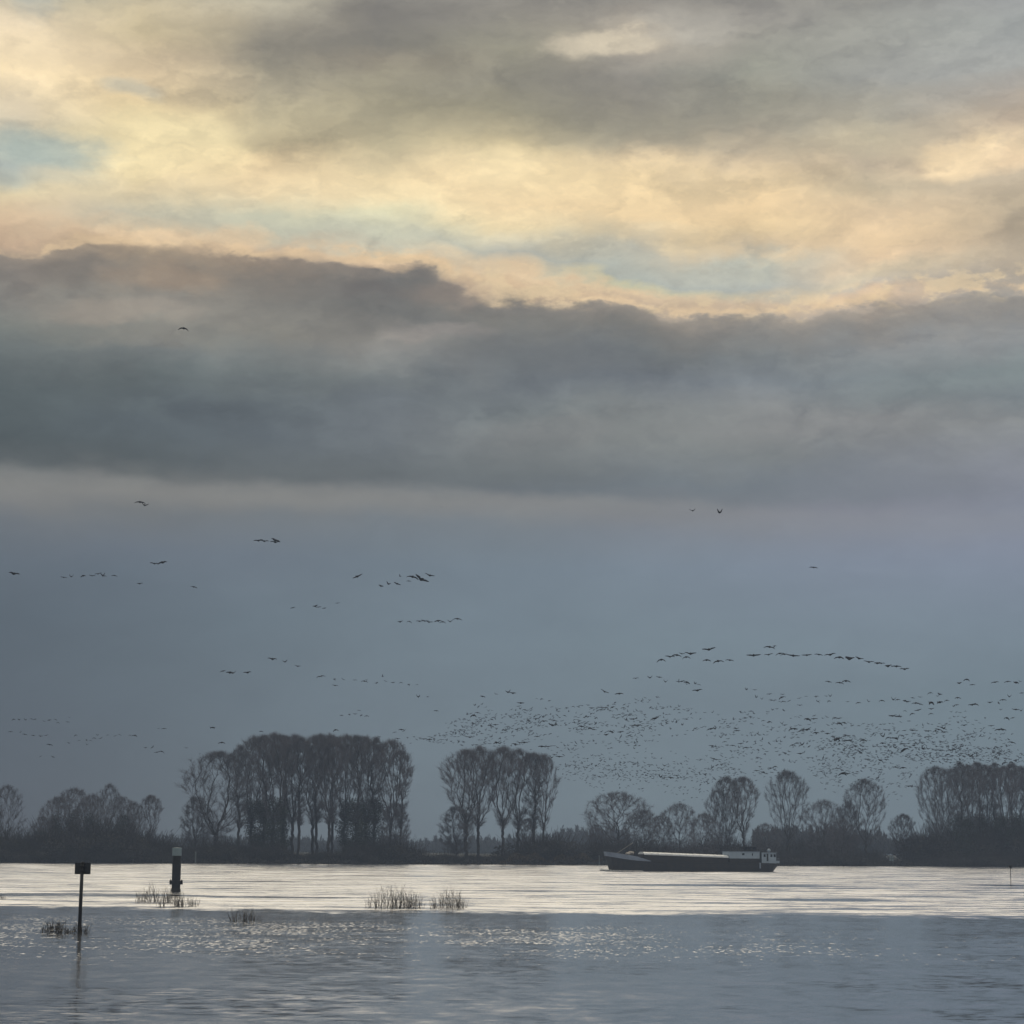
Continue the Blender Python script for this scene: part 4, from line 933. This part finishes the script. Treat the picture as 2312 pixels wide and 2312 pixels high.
def z1(x, y): return (x * .33124, 700 + y * .33124)
def row(fn, pts, sp, label, group, **k):
    for q in pts:
        x_, y_ = fn(q[0], q[1]); B(x_, y_, q[2] if len(q) > 2 else sp, label, group, **k)
# single birds
x_, y_ = z1(1253, 124); B(x_, y_, 18, 'lone goose high up against the dark cloud bank on the left', None, pose=3, yaw=pi / 2)
x_, y_ = z1(955, 1308); B(x_, y_, 17, 'upper bird of the close pair left under the cloud band', None, pose=7, yaw=pi / 2 + .2)
x_, y_ = z1(986, 1330); B(x_, y_, 14, 'lower bird of the close pair, wings raised', None, pose=0, yaw=pi / 2)
x_, y_ = z1(95, 1797); B(x_, y_, 15, 'single goose at the far left beside the line of geese', None, pose=1)
G1 = 'short line of geese low on the left'
row(z1, [(434, 1822, 9), (486, 1817, 9), (569, 1811, 9), (628, 1811, 9), (668, 1798, 10), (700, 1808, 9), (712, 1812, 8), (779, 1809, 10)], 9, 'goose in the short level line of eight on the left', G1)
x_, y_ = z1(1052, 1728); B(x_, y_, 13, 'left bird of the pair above the short line of geese', None, pose=1)
x_, y_ = z1(1108, 1720); B(x_, y_, 15, 'right bird of the pair above the short line of geese', None, pose=2)
x_, y_ = z1(952, 1865); B(x_, y_, 8, 'tiny lone goose right of and below the short line', None)
x_, y_ = z1(1321, 1887); B(x_, y_, 9, 'lone goose further right of the short line, wings drooping', None, pose=2)
z2 = lambda x, y: (560 + x * .3002, 1200 + y * .3002)
row(z2, [(78, 68, 14), (122, 72, 13), (205, 66, 13), (205, 80, 15)], 14, 'goose in the loose four above the middle left sky', 'four geese high left of centre', pose=1)
x_, y_ = z2(822, 338); B(x_, y_, 14, 'single goose left of the climbing line of geese, banking', None, tilt=-.4)
row(z2, [(1000, 410, 9), (1057, 395, 8), (1122, 393, 10), (1144, 337, 7), (1209, 372, 8), (1238, 340, 18), (1305, 360, 19), (1367, 330, 15)], 12, 'goose in the climbing line of eight left of centre', 'climbing line of eight geese', tilt=.3)
row(z2, [(337, 573, 8), (506, 562, 9), (532, 568, 8), (574, 577, 8), (673, 538, 8)], 6, 'tiny dark bird of the scattered five below the climbing line', 'five tiny dark birds')
row(z2, [(1144, 679, 9), (1215, 677, 9), (1290, 675, 11), (1330, 673, 11), (1362, 681, 11), (1430, 672, 11), (1465, 679, 11), (1520, 678, 9), (1575, 656, 14)], 10, 'faint goose in the thin level line at mid height', 'thin level line of geese at centre')
row(z2, [(184, 959, 14), (278, 980, 9), (374, 1013, 9)], 10, 'one of three geese stepping down to the right', 'three geese stepping down')
row(z2, [(535, 1090, 9), (556, 1086, 9), (650, 1110, 8), (716, 1112, 8), (804, 1117, 8), (875, 1125, 10), (893, 1118, 7), (966, 1140, 8), (1012, 1090, 7), (1035, 1125, 7), (1090, 1136, 8), (1150, 1135, 8), (1209, 1150, 7), (1271, 1152, 5), (654, 1158, 9), (1280, 1244, 9), (1352, 1243, 6)], 8, 'goose in the long dotted line above the big grove', 'dotted line of geese above the big grove')
row(z2, [(705, 1383, 9), (762, 1375, 7), (806, 1373, 10), (852, 1382, 7), (893, 1386, 12), (835, 1345, 6)], 9, 'very faint goose of the short row just above the big grove', 'faint row above the big grove')
z8 = lambda x, y: (460 + x * .3106, 1460 + y * .3106)
row(z8, [(140, 177, 9), (190, 188, 12), (216, 190, 10), (318, 188, 12)], 10, 'goose in the loose four low between the left wood and the big grove', 'four geese over the gap on the left')
row(z8, [(64, 588, 9), (417, 615, 8), (130, 697, 13), (958, 605, 10), (1387, 622, 8), (1437, 603, 10), (1275, 655, 7), (1408, 668, 9), (1600, 671, 11), (1640, 673, 11), (1690, 466, 9), (1455, 612, 8)], 9, 'scattered goose skimming over the big grove', 'scattered geese over the big grove')
# the two flying lines on the right
z3 = lambda x, y: (1380 + x * .2433, 1440 + y * .2433)
row(z3, [(464, 203, 14), (545, 175, 14), (610, 160, 14), (655, 148, 9), (695, 178, 14), (737, 147, 16), (906, 108, 19), (885, 206, 13), (993, 216, 17), (1100, 207, 12)], 14, 'goose in the left-hand group of the upper arc on the right', 'upper arc of geese, left group')
G2 = 'upper arc of geese, long right line'
row(z3, [(1322, 162, 20), (1460, 156, 13), (1470, 84, 17), (1516, 76, 8), (1565, 145, 14), (1608, 152, 13), (1690, 165, 19), (1815, 160, 14)], 15, 'goose in the long even line at the top of the right-hand flock', G2)
z4 = lambda x, y: (1842 + x * .2433, 1440 + y * .2433)
row(z4, [(28, 155, 12), (133, 156, 15), (218, 181, 13), (312, 192, 18), (402, 192, 13), (492, 224, 15), (570, 236, 11), (608, 236, 11), (670, 262, 13), (748, 264, 14), (824, 290, 12)], 14, 'goose in the long even line at the top of the right-hand flock', G2)
row(z3, [(228, 376, 9), (360, 370, 9), (445, 365, 9), (503, 408, 9), (622, 404, 8), (655, 404, 10), (700, 412, 10), (700, 430, 7), (780, 425, 8), (815, 433, 8), (800, 488, 14), (75, 518, 14)], 9, 'goose in the small group left under the upper arc', 'group under the upper arc, left')
x_, y_ = (1040 + 1365 * .2381, 1540 + 90 * .2381); B(x_, y_, 15, 'dark goose banking alone left of the small group, wings spread', None, tilt=.5)
row(z3, [(1255, 480, 8), (1332, 484, 8), (1346, 552, 8), (1398, 568, 8), (1468, 522, 9), (1485, 578, 9), (1590, 525, 8), (1583, 552, 13), (1594, 590, 9), (1745, 560, 7), (1808, 543, 6), (1750, 626, 9), (1900, 543, 8), (1918, 590, 8)], 8, 'goose in the loose group under the middle of the upper arc', 'group under the upper arc, middle')
row(z4, [(118, 407, 9), (222, 416, 13), (280, 400, 14)], 11, 'one of three geese alone under the right line of the arc', 'three geese under the right line')
row(z4, [(10, 543, 7), (95, 541, 6), (133, 541, 9), (20, 592, 8), (121, 586, 8), (295, 593, 6), (392, 602, 10), (488, 590, 7), (612, 581, 12), (720, 573, 11), (757, 573, 10), (825, 584, 10), (855, 592, 10), (897, 557, 8), (968, 550, 8), (925, 606, 12), (965, 614, 12), (1060, 510, 10), (1130, 541, 7), (1150, 524, 9), (1070, 600, 14), (1150, 598, 14), (1213, 580, 11), (1316, 556, 12), (1305, 622, 9), (1450, 622, 15), (1475, 615, 12), (1615, 600, 11), (1697, 606, 7), (1735, 575, 13), (1795, 546, 11), (828, 677, 8), (949, 671, 11), (895, 703, 9), (1070, 660, 11), (1066, 703, 10)], 9, 'goose in the ragged level line at the right, over the dense flock', 'ragged level line on the right')
row(z4, [(1330, 421, 9), (1401, 386, 9), (1450, 435, 9), (1663, 411, 10), (1780, 405, 10), (1858, 415, 11), (1895, 405, 8), (1912, 512, 8), (1855, 665, 11), (1905, 676, 10), (1715, 668, 7), (1770, 743, 12), (1825, 743, 9), (1378, 741, 9)], 9, 'goose in the sparse group at the far right edge of the flock', 'sparse group at the right edge')
row(z4, [(715, 725, 13), (765, 730, 12), (600, 802, 6), (633, 802, 7), (865, 772, 7)], 10, 'goose between the ragged line and the dense flock', 'geese under the ragged line')
# high singles on the right
B(1564, 1153, 11, 'left one of two small birds high right of centre', None, pose=0); B(1625, 1157, 12, 'right one of two small birds high right of centre, wings up', None, pose=4)
B(1837, 1281, 12, 'lone bird high in the grey sky on the right', None, pose=2)
B(996, 1144, 4, 'speck-like bird high at the centre', None)
# left faint rows
z9 = lambda x, y: (x * .2588, 1560 + y * .2588)
row(z9, [(120, 247, 10), (165, 249, 7), (222, 253, 9), (275, 243, 9), (305, 248, 9), (385, 264, 6), (485, 250, 7), (505, 275, 7), (590, 270, 7), (605, 232, 5)], 8, 'very faint far goose in the upper faint row at the left edge', 'upper faint row at the left edge')
x_, y_ = z9(430, 254); B(x_, y_, 8, 'dark nearer goose crossing the faint row at the left edge', None)
row(z9, [(92, 355, 11), (180, 360, 6), (215, 378, 8), (290, 388, 8), (355, 395, 8), (403, 388, 8), (432, 468, 12), (660, 385, 8), (850, 385, 7), (820, 410, 8), (880, 412, 8), (755, 430, 6), (790, 432, 6), (757, 468, 8), (690, 432, 6), (940, 384, 6), (1045, 382, 7), (1005, 392, 6), (1175, 388, 13), (1135, 386, 6), (600, 455, 6), (355, 570, 6), (462, 576, 8)], 7, 'very faint far goose in the scattered lower row on the left', 'lower faint row on the left')
row(z9, [(1383, 328, 5), (1430, 328, 9)], 8, 'one of two dark birds close together left of the big grove', 'two dark birds left of the grove')
row(z9, [(1855, 318, 9), (1270, 495, 7), (1370, 534, 10), (1410, 527, 12), (1625, 497, 7), (1742, 550, 6), (1330, 490, 7)], 8, 'goose flying low towards the left shoulder of the big grove', 'low geese left of the big grove')
# rows over the small grove (zoom 5)
z5 = lambda x, y: (1040 + x * .2381, 1540 + y * .2381)
row(z5, [(207, 135, 9), (335, 113, 8), (450, 96, 10), (495, 105, 12), (570, 198, 12), (552, 228, 8), (122, 315, 12), (160, 290, 10)], 9, 'goose flying above the small grove ahead of the dense flock', 'geese above the small grove')
row(z5, [(1245, 246, 10), (1305, 238, 9), (1340, 242, 10), (1378, 240, 10), (1440, 238, 9), (1545, 244, 9), (790, 370, 13), (890, 362, 9), (870, 410, 13), (905, 402, 10), (1145, 420, 12), (1265, 450, 9), (1195, 425, 10), (1230, 436, 10), (330, 404, 10), (290, 415, 13), (420, 456, 12), (87, 523, 12), (515, 587, 12), (560, 575, 11), (605, 572, 12), (770, 610, 13), (830, 612, 12), (725, 515, 10), (340, 575, 12), (935, 706, 14), (890, 688, 9), (865, 714, 11), (975, 690, 6), (1640, 350, 13), (1690, 408, 13), (1650, 408, 12), (1840, 345, 14), (1420, 466, 13), (1515, 473, 12), (1380, 500, 10)], 11, 'one of the nearer geese on the left side of the dense flock', 'nearer geese, left side of the dense flock')
GD = 'nearer geese inside the dense flock'
z6 = lambda x, y: (1480 + x * .2381, 1580 + y * .2381)
row(z6, [(525, 275, 13), (565, 275, 10), (765, 272, 10), (770, 292, 12), (1080, 207, 10), (1290, 275, 14), (1320, 272, 10), (1400, 285, 14), (1440, 280, 14), (1520, 312, 12), (1630, 320, 10), (1680, 345, 9), (1725, 370, 14), (1800, 335, 10), (1810, 385, 12), (1850, 388, 14), (620, 355, 10), (655, 397, 9), (732, 432, 11), (808, 416, 10), (680, 430, 8), (860, 452, 12), (540, 437, 13), (555, 560, 14), (540, 640, 8), (740, 658, 9), (960, 672, 10), (1020, 685, 9), (990, 635, 7), (1090, 648, 11), (1135, 632, 9), (1150, 395, 8), (1300, 428, 13), (1340, 410, 9), (1390, 425, 10), (1215, 500, 6), (1375, 510, 13), (1780, 700, 13), (1820, 702, 11), (1520, 722, 9), (1575, 740, 7), (1627, 797, 6), (1570, 678, 9), (1730, 650, 10), (145, 740, 10), (200, 718, 10), (470, 710, 7), (50, 732, 9), (85, 738, 9), (85, 625, 9), (65, 660, 9), (1895, 437, 12), (1745, 222, 12), (1790, 218, 9), (1200, 224, 10), (1225, 240, 10), (1500, 180, 14), (1440, 182, 14), (1700, 172, 11), (1740, 175, 11)], 10, 'one of the nearer, darker geese in the thick of the flock', GD)
z7 = lambda x, y: (1880 + x * .2236, 1580 + y * .2236)
row(z7, [(600, 162, 10), (640, 166, 11), (683, 172, 8), (510, 368, 11), (560, 380, 11), (610, 385, 12), (640, 390, 10), (505, 438, 12), (565, 462, 8), (632, 483, 9), (710, 442, 9), (765, 440, 8), (830, 440, 8), (855, 447, 9), (725, 498, 16), (705, 522, 9), (912, 495, 9), (962, 495, 10), (1035, 510, 9), (1105, 508, 10), (1160, 552, 12), (1210, 505, 13), (1225, 466, 8), (1093, 468, 7), (1270, 488, 6), (1360, 495, 6), (1340, 535, 6), (1295, 545, 9), (1390, 570, 10), (1435, 540, 9), (1500, 505, 6), (480, 610, 10), (540, 605, 10), (355, 603, 10), (400, 615, 7), (635, 678, 11), (710, 685, 12), (485, 705, 9), (810, 608, 8), (1070, 300, 14), (1040, 315, 12), (965, 315, 12), (1120, 290, 9), (1130, 325, 12), (1680, 300, 14), (1720, 300, 12), (1600, 262, 11), (1328, 257, 10), (1810, 428, 14), (1740, 630, 10), (1800, 628, 9), (1672, 588, 7), (1636, 585, 6), (1560, 615, 6), (1275, 645, 8), (100, 742, 14), (130, 745, 10), (285, 395, 10), (310, 405, 12), (220, 465, 9), (280, 458, 7), (40, 395, 14), (805, 308, 12), (765, 872, 12), (800, 878, 8), (458, 788, 8)], 9, 'one of the nearer, darker geese on the right side of the flock', 'nearer geese, right side of the dense flock')

# the thick of the flock: density bands in photograph pixels
g = random.Random(33); extra = []
def band(n, xs_, ymid, half, sp, x0, x1, cl=5):
    i = 0; n = int(n * 1.55)
    while i < n:
        cx = g.uniform(x0, x1); cy = float(np.interp(cx, xs_, ymid)) + g.gauss(0, float(np.interp(cx, xs_, half)))
        sl_ = g.gauss(-.03, .12)
        for k in range(g.randint(1, cl)):
            extra.append((cx + k * g.uniform(7, 16), cy + k * 11 * sl_ + g.gauss(0, 2), g.uniform(*sp) * .78)); i += 1
band(250, [1010, 1150, 1400, 1500], [1640, 1622, 1625, 1640], [14, 18, 22, 26], (6, 9), 1010, 1480)
band(330, [1400, 1600, 1800, 2312], [1640, 1640, 1660, 1668], [22, 25, 22, 22], (6, 9), 1400, 2250)
band(190, [1250, 1400, 1600, 1700], [1730, 1740, 1752, 1765], [14, 18, 22, 20], (5, 8), 1260, 1640, 3)
band(150, [1280, 1640], [1738, 1760], [20, 22], (4, 7), 1280, 1660, 3)
band(260, [1650, 1800, 2000, 2312], [1728, 1735, 1725, 1712], [16, 22, 22, 12], (5, 8), 1620, 2320, 3)
band(120, [1850, 2000, 2200], [1690, 1690, 1700], [12, 14, 12], (6, 9), 1850, 2260, 3)
band(60, [1900, 2050], [1755, 1770], [18, 22], (5, 8), 1860, 2060, 2)
band(150, [1850, 2312], [1712, 1700], [20, 16], (5, 9), 1840, 2320, 4)
band(90, [1600, 2100], [1690, 1672], [14, 14], (6, 9), 1600, 2200, 4)
band(60, [940, 1060], [1668, 1660], [12, 12], (6, 8), 900, 1080, 3)
band(90, [1050, 1400], [1668, 1690], [12, 16], (6, 8), 1060, 1480, 4)
flockV = []; flockF = []; fn = 0
def bird_matrix(px, py, sp, tilt, yaw, s=1.0):
    Yd = 1.55 * F / sp * (1 / max(.55, abs(sin(yaw))))
    Yd = min(Yd, 1080.0)
    return at(px, py, Yd), Yd
for px, py, sp, tilt, lb, gr, pose, yaw in allb[:]:
    pass
allb.sort(key=lambda q: -q[2])
indiv = allb[:300]; rest = [(q[0], q[1], q[2]) for q in allb[300:]] + extra
YAW = pi  # the flock flies to the left
for px, py, sp, tilt, lb, gr, pose, yaw in indiv:
    if pose is None: pose = g.choice((1, 2, 3, 5, 6, 7, 7, 2)) if sp > 11 else g.randrange(len(POSES))
    if yaw is None: yaw = g.choice((pi * .72, pi * .6, pi * .4, pi * .3, pi * .5)) + g.gauss(0, .12)
    Yd = min(1.55 * F / sp, 1000.0 if 'faint' in lb else 400.0); c_ = at(px, py, Yd); sc_ = (1.2 if py < 1560 else .8 if 'faint' in lb else 1.02) * sp * Yd / F / 1.55 / max(.75, abs(sin(yaw)))
    o = link('flying_goose', GM_[pose]); o.location = c_; o.scale = (sc_,) * 3
    o.rotation_euler = (tilt + g.gauss(0, .12), g.gauss(0, .06), yaw)
    tag(o, lb, 'goose', gr or 'geese flying over the river')
for px, py, sp in rest:
    yaw = g.choice((pi * .72, pi * .6, pi * .4, pi * .3, pi * .5, pi * .15)) + g.gauss(0, .2)
    Yd = min(1.55 * F / sp, 800.0) * g.uniform(.88, 1.0); c_ = at(px, py, Yd); sc_ = sp * Yd / F / 1.55 / max(.8, abs(sin(yaw)))
    V_, F_ = GEO[g.randrange(len(POSES))]; ca, sa = cos(yaw), sin(yaw); rl = g.gauss(0, .3)
    A_ = np.array(((ca, -sa, 0), (sa, ca, 0), (0, 0, 1))) @ np.array(((1, 0, 0), (0, cos(rl), -sin(rl)), (0, sin(rl), cos(rl))))
    flockV.append((V_ * sc_) @ A_.T + np.array(c_)); flockF += [tuple(i + fn for i in f) for f in F_]; fn += len(V_)
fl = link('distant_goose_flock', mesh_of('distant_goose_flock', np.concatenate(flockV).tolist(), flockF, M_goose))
tag(fl, 'dense swarm of far geese low over the trees on the right', 'geese', kind='stuff')

# ------------------------------------------------------------------ haze
bm = bmesh.new(); box(bm, (0, 960, 68), (1500, 2160, 140)); 
hm = bpy.data.materials.new('haze'); hm.use_nodes = True; ht = NT(hm.node_tree); ht.n.clear()
vo = ht.node('ShaderNodeVolumePrincipled'); vo.inputs['Color'].default_value = (.40, .50, .68, 1); vo.inputs['Density'].default_value = .00034
vo.inputs['Anisotropy'].default_value = 0
ho = ht.node('ShaderNodeOutputMaterial'); ht.l.new(vo.outputs[0], ho.inputs['Volume'])
hz_ = bm_obj('haze', bm, hm); tag(hz_, 'thin blue-grey evening haze over river and trees', kind='stuff')
print('birds', len(allb), len(extra), 'tris', sum(len(o.data.polygons) for o in S.objects if o.type == 'MESH'), 'unique', sum(len(m.polygons) for m in bpy.data.meshes))
